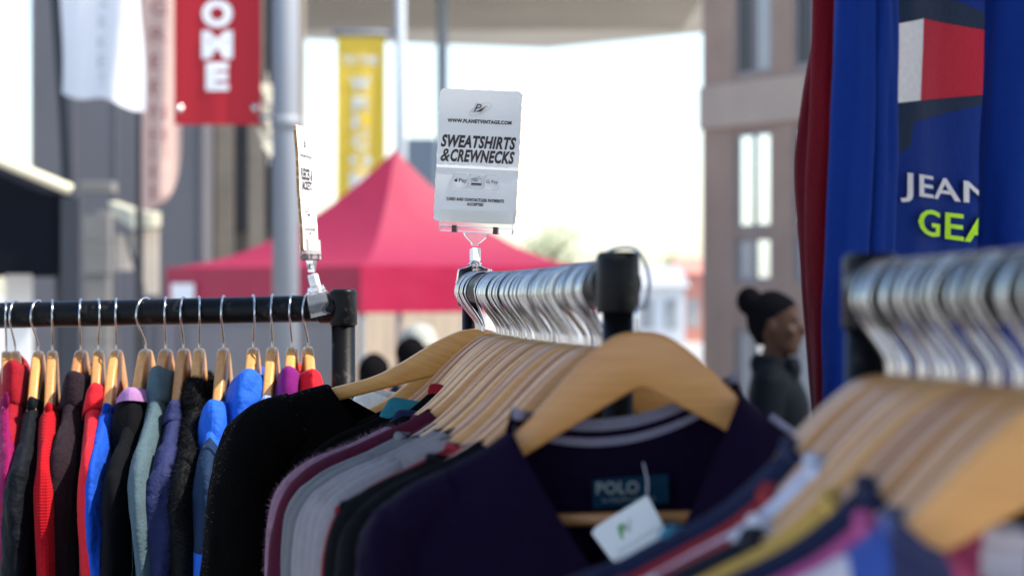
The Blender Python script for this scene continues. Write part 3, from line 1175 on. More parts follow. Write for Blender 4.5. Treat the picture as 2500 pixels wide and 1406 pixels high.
# ------------------------------------------------------------------ garments on hangers (same local frame as the hanger)
def fuzz(mb, n, length, width, seed, mi=0, droop=0.3, rim=False):
    rr = random.Random(seed)
    nf = len(mb.f)
    vs_, fs = [], []
    for q in range(n):
        f = mb.f[rr.randrange(nf)]
        if len(f) != 4:
            continue
        a, b, c, d = [Vector(mb.v[i]) for i in f]
        u, v = rr.random(), rr.random()
        p = a.lerp(b, u).lerp(d.lerp(c, u), v)
        nn = (b - a).cross(d - a)
        if nn.length < 1e-12:
            continue
        nn.normalize()
        if rim and abs(nn.y) > 0.55:
            continue
        t = Vector((rr.gauss(0, 1), rr.gauss(0, 1), rr.gauss(0, 1) - droop))
        t = (t - nn * t.dot(nn)).normalized()
        L = length * rr.uniform(0.5, 1.3)
        w_ = t.cross(nn) * width
        tip = p + nn * L * 0.8 + t * L * 0.7
        k = len(vs_)
        vs_ += [p - w_, p + w_, tip]
        fs.append((k, k + 1, k + 2))
    mb.add(vs_, fs, mi)


def crease(x, y, z, seed):
    n1 = noise.noise(Vector((x * 15 + seed * 7.3, y * 9 + seed, z * 8 + x * 5)))
    n2 = noise.noise(Vector((x * 36 + seed * 3.1, y * 22, z * 21 - x * 9)))
    return (0.55 - 2.2 * abs(n1)) * 0.7 + 0.45 * n2


def ridge(a, W):
    a = abs(a)
    h = 0.225
    if a < h:
        return wood_top(a) + 0.0065 + 0.005 * max(0, min(1, (a - 0.13) / 0.07))
    z0 = wood_top(h) + 0.0115
    d = a - h
    return z0 - 0.55 * d - 9.0 * d * d


def garment(name, label, cat, loc, rot, group, mat, seed, W=0.235, T=0.022, neck=0.085, vf=0.06, pf_=2.0, vb=0.012, zbot=-0.78, fold=0.006,
            sleeve=None, collar=None, fz=None, band=None, open_front=False, inner=None, hang=0.0, smile=0.0, cr=0.0022, nx0=0.0, res=1.0):
    o = thing(name, label, cat, loc, rot, group)
    rr = random.Random(seed)
    ph = [rr.uniform(0, 6.28) for _ in range(8)]
    zn = ridge(neck, W)

    def top(x, side):
        a = abs(x - nx0)
        if a >= neck:
            return ridge(x, W)
        d = vf if side < 0 else vb
        zl, zr_ = ridge(nx0 - neck, W), ridge(nx0 + neck, W)
        zm = zl + (zr_ - zl) * (x - nx0 + neck) / (2 * neck)
        if side > 0 and smile:
            return zm - smile * 0.35 + smile * (a / neck) ** 2
        return zm - d * (1 - (a / neck) ** pf_)

    def surf(x, z, side, off=0.0):
        dz = max(0.0, ridge(x, W) - z)
        tt = T * (1 - 0.72 * (min(1.0, abs(x) / W)) ** 7) + 0.003
        k = math.sqrt(1 - math.exp(-dz / 0.022))
        dd = min(1.0, dz / 0.35)
        fo = fold * dd * (math.sin(x * 34 + ph[0] + dz * 3) + 0.6 * math.sin(x * 61 + ph[1] - dz * 5)) + fold * 0.5 * dd * math.sin(dz * 13 + ph[2] + x * 9)
        fo += cr * k * min(1.0, 0.35 + dz * 6) * crease(x, side * 0.1, z, seed % 17)
        return Vector((x, side * (tt * k + off) + fo, z))
    nx, nz = int(76 * res), int(34 * res)
    NR = int(96 * res)
    b = MB()
    for side in (-1, 1):
        vs_ = []
        for j in range(nz + 1):
            v = (j / nz) ** 1.9
            for i in range(nx + 1):
                x = -W + 2 * W * i / nx
                zt = top(x, side)
                vs_.append(surf(x, zt - v * (zt - zbot), side))
        fs = [(j * (nx + 1) + i, (j + 1) * (nx + 1) + i, (j + 1) * (nx + 1) + i + 1, j * (nx + 1) + i + 1) for j in range(nz) for i in range(nx)]
        b.add(vs_, fs if side < 0 else [q[::-1] for q in fs])
    rim = len(fz) > 3 if fz else False
    fmats = [mat, fz[3]] if rim else [mat]
    if fz:
        fuzz(b, fz[0], fz[1], fz[2], seed, 1 if rim else 0, 0.3, rim)
    b.build('body', fmats, o)
    sl = dict(ry=0.036, rx=0.050, ln=0.62, dy=0.0, mat=None, rib=0, seam=None, split=None, lump=0.07)
    sl.update(sleeve or {})
    for s in (-1, 1):
        zs0 = ridge(W - 0.03, W)
        zs1 = ridge(W, W)
        rx0 = sl['rx']
        q0 = Vector((s * (W - 0.080), 0, ridge(W - 0.080, W) - 0.66 * rx0 - 0.002))
        pts = catmull([q0, (s * (W - 0.034), 0, zs0 - 0.84 * rx0 - 0.002), (s * (W - 0.014), sl['dy'] * 0.2, zs1 - 0.95 * rx0 - 0.022), (s * (W - 0.012), sl['dy'] * 0.6, zs1 - 0.17),
                       (s * (W - 0.016), sl['dy'], zs1 - 0.34), (s * (W - 0.022), sl['dy'] * 1.2, zs1 - sl['ln'])], NR)
        rings = []
        for i, p in enumerate(pts):
            t = (pts[min(i + 1, NR - 1)] - pts[max(i - 1, 0)]).normalized()
            a = Vector((0, 1, 0))
            bb = t.cross(a).normalized()
            u = i / (NR - 1)
            gr = 0.66 + 0.34 * min(1, u / 0.30)
            env = min(1, u * 3)
            ry = sl['ry'] * gr * (1 - 0.12 * u)
            rx = sl['rx'] * (0.66 + 0.34 * min(1, u / 0.25)) * (1 - 0.12 * u)
            if i < 3:
                ry *= 0.5 + 0.17 * i
            ring = []
            nn_ = int(44 * res)
            for k in range(nn_):
                an = 2 * PI * k / nn_
                f = 1 + env * sl['lump'] * (math.sin(2 * an + ph[5] + u * 5) + 0.7 * math.sin(3 * an + ph[6] - u * 9)) + env * cr * 45 * crease(0.06 * math.cos(an) + 0.02 * an % 0.05, 0.06 * math.sin(an), u * sl['ln'] * 1.1, seed % 13 + s)
                if sl['rib']:
                    f += 0.02 * math.sin(an * 18)
                if sl['seam']:
                    f -= 0.05 * math.exp(-((u - sl['seam'] - 0.02 * math.sin(an)) / 0.007) ** 2)
                ring.append(p + a * ry * f * math.cos(an) + bb * rx * f * math.sin(an))
            rings.append(ring)
        w = MB()
        if sl['split']:
            k = int(NR * sl['split'][0])
            w.loft(rings[:k + 1], True, True, 0)
            w.loft(rings[k:], True, True, 1)
            mats = [sl['mat'] or mat, sl['split'][1]]
        else:
            w.loft(rings)
            mats = [sl['mat'] or mat]
        if fz:
            if rim:
                mats = [mats[0], fz[3]]
            fuzz(w, fz[0] // 3, fz[1], fz[2], seed + 1, 1 if rim else 0, 0.3, rim)
        so = w.build('sleeve', mats, o)
        if sl['ln'] < 0.45:
            cf = MB()
            e0, e1 = pts[-1], pts[-1] - Vector((0, 0, 0.07))
            rg = []
            for kk in range(8):
                p = e0.lerp(e1, kk / 7) + Vector((0, 0, 0.006))
                nn_ = 60
                rg.append([p + Vector((sl['rx'] * 0.72 * (1 + 0.05 * math.sin(an * 15)) * math.cos(an), sl['ry'] * 0.80 * (1 + 0.05 * math.sin(an * 15)) * math.sin(an), 0))
                           for an in [2 * PI * k / nn_ for k in range(nn_)]])
            cf.loft(rg)
            cf.build('cuff', mats[0], so)
    if band:
        # ribbed neckband following both necklines
        w = MB()
        for side in (-1, 1):
            pts = []
            for k in range(41):
                x = -neck + 2 * neck * k / 40
                pts.append(surf(x, top(x, side), side, 0.001))
            w.tube(pts, band[1], 10)
        w.build('neckband', band[0], o)
    if collar:
        kind, hgt, cm = collar
        prof = dict(stand=[(0.0, -0.012), (0.001, 0.3), (0.000, 0.7), (-0.003, 0.97), (-0.007, 1.0), (-0.010, 0.94), (-0.009, 0.5)],
                    fold=[(-0.007, 0.2), (-0.006, 0.75), (-0.001, 0.98), (0.004, 1.0), (0.010, 0.85), (0.014, 0.5), (0.019, 0.05), (0.022, -0.42), (0.018, -0.5), (0.012, 0.0)],
                    hood=[(-0.014, 0.2), (-0.010, 0.7), (0.000, 0.98), (0.012, 1.0), (0.026, 0.6), (0.038, -0.010 / hgt), (0.044, -0.040 / hgt), (0.040, -0.064 / hgt), (0.026, -0.070 / hgt), (0.010, -0.050 / hgt)])[kind]
        n1 = 200 if kind == 'stand' else 60
        rings = []
        for k in range(n1 + 1):
            an = 2 * PI * k / n1
            cx_, sy_ = math.cos(an), math.sin(an)
            base = zn - 0.004 - (vf * 0.55 if sy_ < 0 else vb) * abs(sy_) ** 2
            wob = 1 + 0.14 * math.sin(an * 3 + ph[1]) + 0.08 * math.sin(an * 7 + ph[2])
            ring = []
            for (dr, hz) in prof:
                if kind == 'stand':
                    dr = dr + 0.0011 * math.sin(k * 2 * PI / 4)
                else:
                    dr = dr + cr * 0.9 * crease(cx_ * neck, sy_ * 0.05, hz * 0.05, seed % 11) * 1.4
                rx_, ry_ = neck + dr * (wob if kind != 'stand' else 1), T * 1.05 + dr * (0.60 if kind == 'hood' else 0.6) * wob
                zz_ = base + hz * hgt * (0.93 + 0.07 * wob)
                if kind == 'hood':
                    zz_ += 0.006 * math.sin(an * 5 + ph[4] + dr * 60) * max(0, dr) / 0.044
                ring.append((cx_ * rx_, sy_ * ry_, zz_))
            rings.append(catmull(ring, 22))
        w = MB()
        w.loft(rings, False, False)
        if kind == 'stand':
            pass
        if fz:
            fuzz(w, fz[0] // 4, fz[1], fz[2], seed + 2)
        co = w.build('collar' if kind != 'hood' else 'hood', cm or mat, o)
        if inner:
            w = MB()
            rg = []
            for k in range(n1 + 1):
                an = 2 * PI * k / n1
                cx_, sy_ = math.cos(an), math.sin(an)
                base = zn - 0.004 - (vf * 0.55 if sy_ < 0 else vb) * abs(sy_) ** 2
                rg.append(catmull([(cx_ * (neck + d_) * 1.0, sy_ * (T + d_), base + hgt * h_) for d_, h_ in ((-0.014, 0.3), (-0.010, 0.9), (-0.002, 1.20), (0.008, 1.42), (0.018, 1.22), (0.024, 0.75))], 14))
            w.loft(rg, False, False)
            w.build('lining', inner, co)
    if hang:
        for ob in bpy.data.objects:
            if ob.parent == o or (ob.parent and ob.parent.parent == o):
                for v in ob.data.vertices:
                    v.co.x += max(0.0, ZT - 0.10 - v.co.z) * hang
    return o, surf, top


# ------------------------------------------------------------------ racks
def rack(label, p_far, p_near, joints, posts=(True, True), post_r=0.0172, sag=0.0, joint_r=0.0193):
    """rail between two points at rail height, elbow joints, posts to the floor and foot bars"""
    o = thing('clothes_rack', label, 'clothes rack', (p_far.x, p_far.y, 0))
    org = Vector((p_far.x, p_far.y, 0))
    a, b = p_far - org, p_near - org
    d = (b - a).normalized()
    w = MB()
    pts = [a.lerp(b, k / 20) - Vector((0, 0, sag * 4 * (k / 20) * (1 - k / 20))) for k in range(21)]
    w.tube(pts, RR, 28)
    w.build('rail', M['black'], o)
    for e_, sgn, jn, ps in ((a, -1, joints[0], posts[0]), (b, 1, joints[1], posts[1])):
        if jn:
            j = MB()
            # sleeve round the rail, sleeve round the post, domed corner
            r = joint_r
            path = [e_ - d * sgn * 0.036, e_ - d * sgn * 0.006]
            j.tube([path[0], path[0].lerp(path[1], .1), path[1]], [0.0222 * 0.97, 0.0222, 0.0222], 28)
            j.tube([e_ + Vector((0, 0, z)) for z in (0.0275, 0.0270, 0.0255, 0.0225, -0.0225, -0.0250)], [r * 0.72, r * 0.84, r * 0.94, r, r * 1.03, r * 0.98], 28)
            j.build('elbow_joint', M['joint'], o, True, 0.0012)
        if ps:
            w = MB()
            w.tube([e_ - Vector((0, 0, 0.02)), Vector((e_.x, e_.y, 0.03))], post_r, 26)
            w.build('post', M['black'], o)
            f = MB()
            pd = Vector((-d.y, d.x, 0)).normalized()
            f.tube([Vector((e_.x, e_.y, 0.03)) - pd * 0.26, Vector((e_.x, e_.y, 0.03)) + pd * 0.26], 0.0165, 16)
            f.build('foot_bar', M['black'], o)
    return o, d


# left rack, side-on
DL1, DL0 = 3.46, 3.66
l_near = P(838, 752, DL1)
l_far = P(-560, 782, DL0 + 0.16)
lr, l_dir = rack('black tube clothes rack on the left full of jackets and fleeces', l_far, l_near, (True, True))


def l_at(px):
    # the point of the left rail seen at photo column px
    best = None
    for k in range(2001):
        p = l_far.lerp(l_near, k / 2000)
        q = 1250 + p.x / p.y * F
        if best is None or abs(q - px) < best[0]:
            best = (abs(q - px), p)
    return best[1]


m_mag = fabric('magenta_nylon', (0.20, 0.005, 0.065), 0.7, 0.1, 350, 0.8, crumple=0.9, spec=0.10, weave_w=0.15)
m_teal = fabric('teal_nylon', (0.01, 0.20, 0.22), 0.6)
m_redfl = fabric('red_fleece', (0.27, 0.005, 0.014), 0.95, 0.25, 260, 0.6)
m_char = fabric('charcoal_nylon', (0.0045, 0.006, 0.009), 0.7, 0.0, 350, 0.8, crumple=0.9, spec=0.10, weave_w=0.15)
m_redknit = None
def rib_knit(name, col, pitch=0.0055):
    m = fabric(name, col, 0.95, 0.2, 300, 0.3, spec=0.1)
    nt = m.node_tree
    b = nt.nodes['Principled BSDF']
    tc = nt.nodes.new('ShaderNodeTexCoord')
    wv = nt.nodes.new('ShaderNodeTexWave')
    wv.bands_direction = 'Z'
    wv.inputs['Scale'].default_value = 1 / pitch / 3.2
    wv.inputs['Distortion'].default_value = 1.5
    wv.inputs['Detail'].default_value = 2
    nt.links.new(tc.outputs['Object'], wv.inputs['Vector'])
    add_bump(nt, b, wv.outputs['Fac'], 0.4, 0.0012)
    return m


m_plum = fabric('plum_black_fleece', (0.018, 0.011, 0.015), 0.95, 0.25, 260, 0.7, spec=0.1)
m_redknit = rib_knit('red_rib_knit', (0.36, 0.006, 0.012), 0.0042)
m_red2 = fabric('bright_red_fleece', (0.58, 0.010, 0.020), 0.9, 0.4, 260, 0.5)
m_blue = fabric('royal_blue_shell', (0.008, 0.065, 0.42), 0.7, 0.2, 350, 0.8, crumple=0.9, spec=0.10, weave_w=0.15)
m_blackc = fabric('black_jersey', (0.004, 0.004, 0.0055), 0.9, 0.03, spec=0.08)
m_lilac_l = fabric('lilac_lining', (0.32, 0.16, 0.34), 0.8)
m_grey_teal = fabric('grey_teal_fleece', (0.065, 0.105, 0.125), 0.95, 0.25, 240, 0.6)
m_navy = fabric('navy_shell', (0.020, 0.026, 0.085), 0.7, 0.1, 350, 0.8, crumple=0.9, spec=0.10, weave_w=0.15)
m_fur = plain('black_fur', (0.004, 0.004, 0.005), 0.7, 0, 0.3, 60, spec=0.12)
m_bblue = fabric('bright_blue_shell', (0.016, 0.10, 0.50), 0.7, 0.1, 350, 0.8, crumple=0.9, spec=0.10, weave_w=0.15)
m_navy2 = fabric('ink_blue_panel', (0.008, 0.022, 0.055), 0.7, 0.1, 350, 0.8, crumple=0.9, spec=0.10, weave_w=0.15)
m_peri = fabric('periwinkle_fleece', (0.24, 0.32, 0.72), 0.85, 0.3)
m_purp = fabric('purple_fleece', (0.16, 0.006, 0.13), 0.9, 0.4)
m_redsh = fabric('scarlet_shell', (0.60, 0.010, 0.020), 0.7, 0.2, 350, 0.8, crumple=0.9, spec=0.10, weave_w=0.15)

GL = 'jackets hanging on the left rack'
HL = 'wooden hangers on the left rack'
ZR = R(-90)
left = [
    # hook px, turn deg, garment; ctop is the collar's top below the rail's centre line
    (15, -1, dict(label='magenta nylon jacket at the left border of the photo', mat=m_mag, T=0.0135, ctop=-0.110, collar=('stand', None), neck=0.11, sleeve=dict(ry=0.0200))),
    (37, 0, dict(label='red fleece with a thick high collar, second garment from the left border', mat=m_redfl, T=0.0130, neck=0.078, vf=0.02, ctop=-0.062, collar=('fold', None), sleeve=dict(ry=0.0170, split=(0.42, m_blackc)), fz=(2500, 0.0022, 0.0004))),
    (93, -2.5, dict(label='charcoal jacket with a ribbed stand collar between two red garments', mat=m_char, T=0.0135, neck=0.115, ctop=-0.116, collar=('stand', None), sleeve=dict(ry=0.0235, dy=-0.02, seam=0.42))),
    (128, 0, dict(label='red rib knitted cardigan with a ribbed cuff beside the charcoal jacket', mat=m_redknit, T=0.0130, neck=0.12, ctop=-0.126, collar=('stand', None), sleeve=dict(ry=0.0135, rib=1, ln=0.25, dy=0.008), zbot=-0.5)),
    (197, -6, dict(label='plum black fleece coat slipping off so its hanger end shows', mat=m_plum, W=0.202, T=0.0130, neck=0.085, vf=0.03, ctop=-0.078, collar=('fold', None), sleeve=dict(ry=0.0210, rx=0.045, dy=-0.02), fz=(3000, 0.0025, 0.0004))),
    (240, -5, dict(label='bright red fleece with long seam beside the plum black coat', mat=m_red2, T=0.0130, neck=0.095, ctop=-0.098, collar=('fold', None), sleeve=dict(ry=0.0165, dy=0.012, seam=0.40))),
    (284, -5, dict(label='royal blue shell jacket beside the bright red fleece', mat=m_blue, T=0.0130, neck=0.12, ctop=-0.125, collar=('stand', None), sleeve=dict(ry=0.0135, dy=0.02, seam=0.5))),
    (355, -7, dict(label='black hooded jacket with lilac hood lining', mat=m_blackc, T=0.0135, neck=0.115, vf=0.03, ctop=-0.112, collar=('hood', None), inner=m_lilac_l, sleeve=dict(ry=0.0220, dy=-0.005))),
    (405, -6, dict(label='grey teal fleece with a tall soft collar', mat=m_grey_teal, T=0.0130, neck=0.082, vf=0.03, ctop=-0.076, collar=('fold', None), sleeve=dict(ry=0.0175, dy=0.03), fz=(2500, 0.002, 0.0004))),
    (448, -8.5, dict(label='navy shell jacket with creased shoulders and yoke seam', mat=m_navy, T=0.0140, neck=0.115, ctop=-0.120, collar=('fold', None), sleeve=dict(ry=0.0290, dy=-0.012, seam=0.30, lump=0.12))),
    (486, -2, dict(label='shaggy black fur coat', mat=m_fur, T=0.0150, neck=0.09, vf=0.03, ctop=-0.092, collar=('fold', None), sleeve=dict(ry=0.0230, rx=0.05), fz=(20000, 0.008, 0.0005))),
    (546, -3, dict(label='bright blue jacket with ink blue sleeve panels next to the black fur coat', mat=m_bblue, T=0.0140, neck=0.125, vf=0.04, ctop=-0.122, collar=('hood', None), sleeve=dict(ry=0.0210, mat=m_navy2, split=(0.50, m_bblue), lump=0.12))),
    (618, -2.5, dict(label='bright blue jacket with a wide turned down hood', mat=m_bblue, T=0.0130, neck=0.085, vf=0.03, ctop=-0.082, collar=('hood', None), sleeve=dict(ry=0.0230))),
    (665, -2, dict(label='pale periwinkle fleece half hidden by the black jumper', mat=m_peri, T=0.0135, neck=0.115, ctop=-0.118, collar=('fold', None), sleeve=dict(ry=0.0180))),
    (713, -1, dict(label='purple fleece between blonde wooden hangers near the rack post', mat=m_purp, T=0.0130, neck=0.085, vf=0.02, ctop=-0.080, collar=('fold', None), sleeve=dict(ry=0.0145))),
    (752, 2, dict(label='scarlet jacket nearest the left rack post', mat=m_redsh, T=0.0135, neck=0.085, vf=0.02, ctop=-0.080, collar=('fold', None), sleeve=dict(ry=0.0200))),
]
for k, (px, turn, g_) in enumerate(left):
    loc = l_at(px)
    face = math.atan2(-loc.x, loc.y) * 0.95
    rot = (0, R(random.uniform(-2, 2)), ZR + R(turn + random.choice((-2.5, 2.0))) + face)
    make_hanger('wooden hanger on the left rack holding the ' + g_['label'].split(' with')[0].split(' beside')[0].split(' between')[0].split(' at ')[0].split(' next')[0].split(' half')[0].split(' nearest')[0].split(' slipping')[0].split(',')[0],
                loc, rot, HL, -1, twist=24)
    kw = dict(g_)
    ct = kw.pop('ctop')
    kd, cm_ = kw['collar']
    kw['collar'] = (kd, max(0.014, ct - (wood_top(kw['neck']) + 0.0045)), cm_)
    kw.setdefault('W', 0.245)
    kw.setdefault('fold', 0.003)
    kw.setdefault('cr', 0.0022 if 'fleece' in g_['label'] or 'fur' in g_['label'] else 0.0038)
    garment('jacket', kw.pop('label'), 'jacket', loc, rot, GL, kw.pop('mat'), 100 + k, **kw)
# ------------------------------------------------------------------ centre rack, running away from the camera
m_far, m_near = P(1152, 703, 3.28), P(1508, 693, 2.07)
cr, m_dir = rack('black tube clothes rack in the centre crowded with wooden hangers', m_far, m_near, (True, True), sag=0.004, post_r=0.0134, joint_r=0.0186)
MZ = math.atan2(m_dir.x, -m_dir.y)


def m_at(s):
    p = m_far.lerp(m_near, s)
    return p - Vector((0, 0, 0.004 * 4 * s * (1 - s)))


GM = 'knitwear hanging on the centre rack'
HM = 'wooden hangers packed along the centre rack'
k_black = fabric('black_wool', (0.0022, 0.0019, 0.0019), 0.95, 0.0, 240, 0.6, spec=0.04)
k_white = fabric('white_mohair', (0.70, 0.68, 0.62), 0.95, 0.4)
k_navy = fabric('navy_wool', (0.008, 0.012, 0.045), 0.9, 0.2)
k_lilac = fabric('lilac_mohair', (0.23, 0.125, 0.17), 0.95, 0.3, 200, 0.7)
k_burg = fabric('burgundy_wool', (0.055, 0.003, 0.016), 0.9, 0.15)
k_grey = fabric('grey_marl', (0.125, 0.122, 0.128), 0.9, 0.3)
k_lgrey = fabric('pale_lavender_marl', (0.205, 0.185, 0.195), 0.9, 0.3)
k_red = fabric('red_wool', (0.25, 0.006, 0.014), 0.9, 0.3)
k_purple = fabric('deep_purple_cotton', (0.0058, 0.0020, 0.0140), 0.9, 0.03, 300, 0.4, spec=0.08)
k_teal = fabric('teal_knit', (0.015, 0.13, 0.17), 0.9, 0.2)
k_stripe = fabric('lavender_stripe', (0.20, 0.185, 0.25), 0.9, 0.1)

s_list = [0.030, 0.044, 0.060, 0.090, 0.106, 0.130, 0.225]
FAR = len(s_list)                       # the tilted one is the last of these
q_ = 0.262
while q_ < 0.952:
    s_list += [q_, q_ + 0.0132 + random.uniform(-0.0006, 0.0010), q_ + 0.0268 + random.uniform(-0.0006, 0.0006)]
    q_ += 0.0268 + random.choice((0.0165, 0.022, 0.030))
hang_m = {}
for i, s in enumerate(s_list):
    if (i - FAR) % 3 == 0 or i < FAR:
        gturn, groll = random.uniform(-4.5, 4.5), random.uniform(-1.8, 1.8)
    turn, roll = gturn + random.uniform(-0.5, 0.5), groll + random.uniform(-1.4, 1.4)
    if i == FAR - 1:
        turn, roll = 4, 16
    rot = (0, R(roll), MZ + R(turn))
    hang_m[i] = (m_at(s), rot)
    lab = 'wooden hanger on the crowded centre rail, ' + ORD[i] + ' from the far post'
    if i == FAR - 1:
        lab = 'tilted wooden hanger carrying the big black jumper'
    make_hanger(lab, m_at(s), rot, HM, 1, twist=16)


def on_m(i, name, label, cat, mat, seed, **kw):
    loc, rot = hang_m[i]
    return garment(name, label, cat, loc, rot, GM, mat, seed, **kw)


rim_backlight = plain('backlit_rim_fibre', (0.16, 0.12, 0.10), 0.8)  # tan edge fibres stand in for backlight on the black wool
on_m(0, 'jumper', 'dark navy jumper on the hanger nearest the far post', 'jumper', k_navy, 1, neck=0.15, W=0.25, sleeve=dict(ry=0.03))
on_m(4, 'jumper', 'fluffy white jumper peeping above the tilted hanger', 'jumper', k_white, 2, neck=0.150, W=0.25, fz=(3500, 0.006, 0.0004), collar=('fold', 0.030, None))
on_m(FAR - 1, 'jumper', 'large black wool jumper with a painted backlit fuzzy rim in the middle', 'jumper', k_black, 3, W=0.280, T=0.030, neck=0.172, vf=0.10, vb=0.03, fold=0.005,
     sleeve=dict(ry=0.05, rx=0.05), fz=(9000, 0.0026, 0.00022, rim_backlight), hang=0.225)
bands = [(0.475, 'black', k_black, 'top'), (0.515, 'lilac mohair', k_lilac, 'cardigan'), (0.595, 'burgundy', k_burg, 'jumper'), (0.665, 'mid grey', k_grey, 'jumper'),
         (0.850, 'pale lavender grey', k_lgrey, 'jumper'), (0.925, 'red', k_red, 'jumper'), (9, 'black jersey', m_blackc, 'top')]
cnt = {}
for i in range(FAR, len(s_list)):
    s = s_list[i]
    _, cn_, mt, kind = next(q for q in bands if s < q[0])
    n_ = cnt.get(cn_, 0)
    cnt[cn_] = n_ + 1
    W_ = 0.233 if s < 0.475 else 0.262 - (s - 0.475) / 0.475 * 0.0345
    lb = cn_ + ' ' + kind + ', ' + ORD[n_] + ' of its colour counting from the big black jumper'
    kw = dict(W=W_, T=0.016, neck=0.13 + 0.02 * math.sin(i * 2.3), fold=0.003, sleeve=dict(ry=0.022, rx=0.03 if s < 0.8 else 0.024), res=0.6)
    if cn_ == 'black':
        kw['neck'] = 0.125
        if n_ in (3, 6, 9):
            cc = {3: k_teal, 6: k_red, 9: k_navy}[n_]
            kw.update(collar=(('fold', 0.016, cc) if n_ != 6 else ('stand', 0.014, cc)), neck={3: 0.125, 6: 0.095, 9: 0.130}[n_], vf=0.02, res=1.0)
            lb = 'black top with a ' + {3: 'teal', 6: 'red', 9: 'navy'}[n_] + ' collar among the centre hangers'
    elif n_ == 0:
        kw.update(T=0.022, res=1.0, neck={'lilac mohair': 0.147, 'burgundy': 0.125, 'mid grey': 0.15, 'pale lavender grey': 0.125, 'red': 0.13}.get(cn_, 0.15), band=(mt, 0.005))
        if cn_ == 'lilac mohair':
            kw.update(fz=(14000, 0.006, 0.0003), band=None)
    elif cn_ == 'lilac mohair':
        kw.update(fz=(8000, 0.005, 0.0003))
    elif cn_ == 'pale lavender grey':
        kw.update(neck=0.116 + 0.004 * (n_ % 3))
        kw['sleeve']['ry'] = 0.032
    on_m(i, kind, lb, kind, mt, 40 + i, **kw)

# the front hanger, hooked over the near joint and hanging clear of the post
f_loc = P(1557, 693, 2.0) + Vector((0, 0, 0.015))
f_rot = (0, R(-1.5), MZ + R(-8))
fh = make_hanger('large front wooden hanger hooked over the near joint of the centre rack', f_loc, f_rot, HM, -1, bar=True, hook=False)
inv = Matrix.LocRotScale(f_loc, __import__('mathutils').Euler(f_rot), None).inverted()
w = MB()
jn = m_near
pts = [jn + Vector((-0.014, 0.016, 0.022)), jn + Vector((-0.006, 0.008, 0.0285)), jn + Vector((0.006, -0.002, 0.031)), jn + Vector((0.016, -0.012, 0.028)),
       jn + Vector((0.0235, -0.022, 0.014)), jn + Vector((0.0255, -0.03, -0.002)), jn + Vector((0.0215, -0.045, -0.020)), Vector((f_loc.x, f_loc.y - 0.0, f_loc.z - 0.036)), Vector((f_loc.x, f_loc.y, f_loc.z + ZT - 0.01))]
w.tube(catmull([inv @ p for p in pts], 80), 0.0016, 8)
w.build('hook', M['chrome'], fh)
fg, fsurf, ftop = garment('jumper', 'deep purple V neck jumper facing the camera with lavender neck stripes and inside label', 'jumper', f_loc, f_rot, GM, k_purple, 21,
                          W=0.227, T=0.030, neck=0.095, nx0=-0.0135, vf=0.170, pf_=1.15, vb=0.000, smile=0.026, fold=0.006, cr=0.0045, sleeve=dict(ry=0.04, rx=0.027))
# striped rib inside the back neck
for (z0, z1, mt, nm) in ((0.000, 0.010, k_stripe, 'neck_stripe'), (0.010, 0.016, k_purple, 'neck_rib'), (0.016, 0.023, k_stripe, 'neck_stripe')):
    w = MB()
    vs_ = []
    N = 40
    for k in range(N + 1):
        x = -0.107 + 0.187 * k / N
        for q in range(3):
            z = ftop(x, 1) - (z0 + (z1 - z0) * q / 2) + 0.002
            vs_.append(fsurf(x, z, 1, -0.0035))
    w.add(vs_, [(k * 3 + q, k * 3 + q + 1, (k + 1) * 3 + q + 1, (k + 1) * 3 + q) for k in range(N) for q in range(2)])
    w.build(nm, mt, fg)
# woven label inside the back
lab_c = Vector((-0.008, 0, -0.196))


def lab_fn(x, z, off=-0.006):
    return fsurf(x, z, 1, off)


w = MB()
vs_ = [lab_fn(-0.042 + 0.064 * i / 8, -0.178 - 0.024 * j / 2 + (i / 8) * 0.003) for j in range(3) for i in range(9)]
w.add(vs_, [(j * 9 + i, j * 9 + i + 1, (j + 1) * 9 + i + 1, (j + 1) * 9 + i) for j in range(2) for i in range(8)])
lo_ = w.build('neck_label', fabric('petrol_label', (0.004, 0.030, 0.060), 0.8, 0.0, spec=0.1), fg)
w = MB()
put_text(w, 'POLO', -0.021, -0.1850, 0.036, 0.0105, lambda x, z: lab_fn(x, z, -0.0075), 0.03)
put_text(w, 'by RALPH LAUREN', -0.012, -0.1955, 0.044, 0.005, lambda x, z: lab_fn(x, z, -0.0075), 0.0)
w.build('lettering', plain('label_thread', (0.20, 0.22, 0.22), 0.8), lo_, False)
# shoulder piping on the right
w = MB()
w.tube([fsurf(0.105 + 0.115 * k / 12, ridge(0.105 + 0.115 * k / 12, .227) - 0.001, -1, 0.0015) + Vector((0, -0.001, 0.003)) for k in range(13)], 0.004, 8)
w.build('shoulder_piping', k_stripe, fg)

# price tag hanging in the neck opening
tagp = P(1580, 1208, 1.978)
tg = thing('price_tag', 'white price tag with green logo dangling on a thread inside the purple jumper', 'tag', tagp, (R(-2), R(0), R(2)))
ang = R(29)
rotm = Matrix.Rotation(ang, 4, 'Y')
w = MB()
tw, th_ = 0.062, 0.036
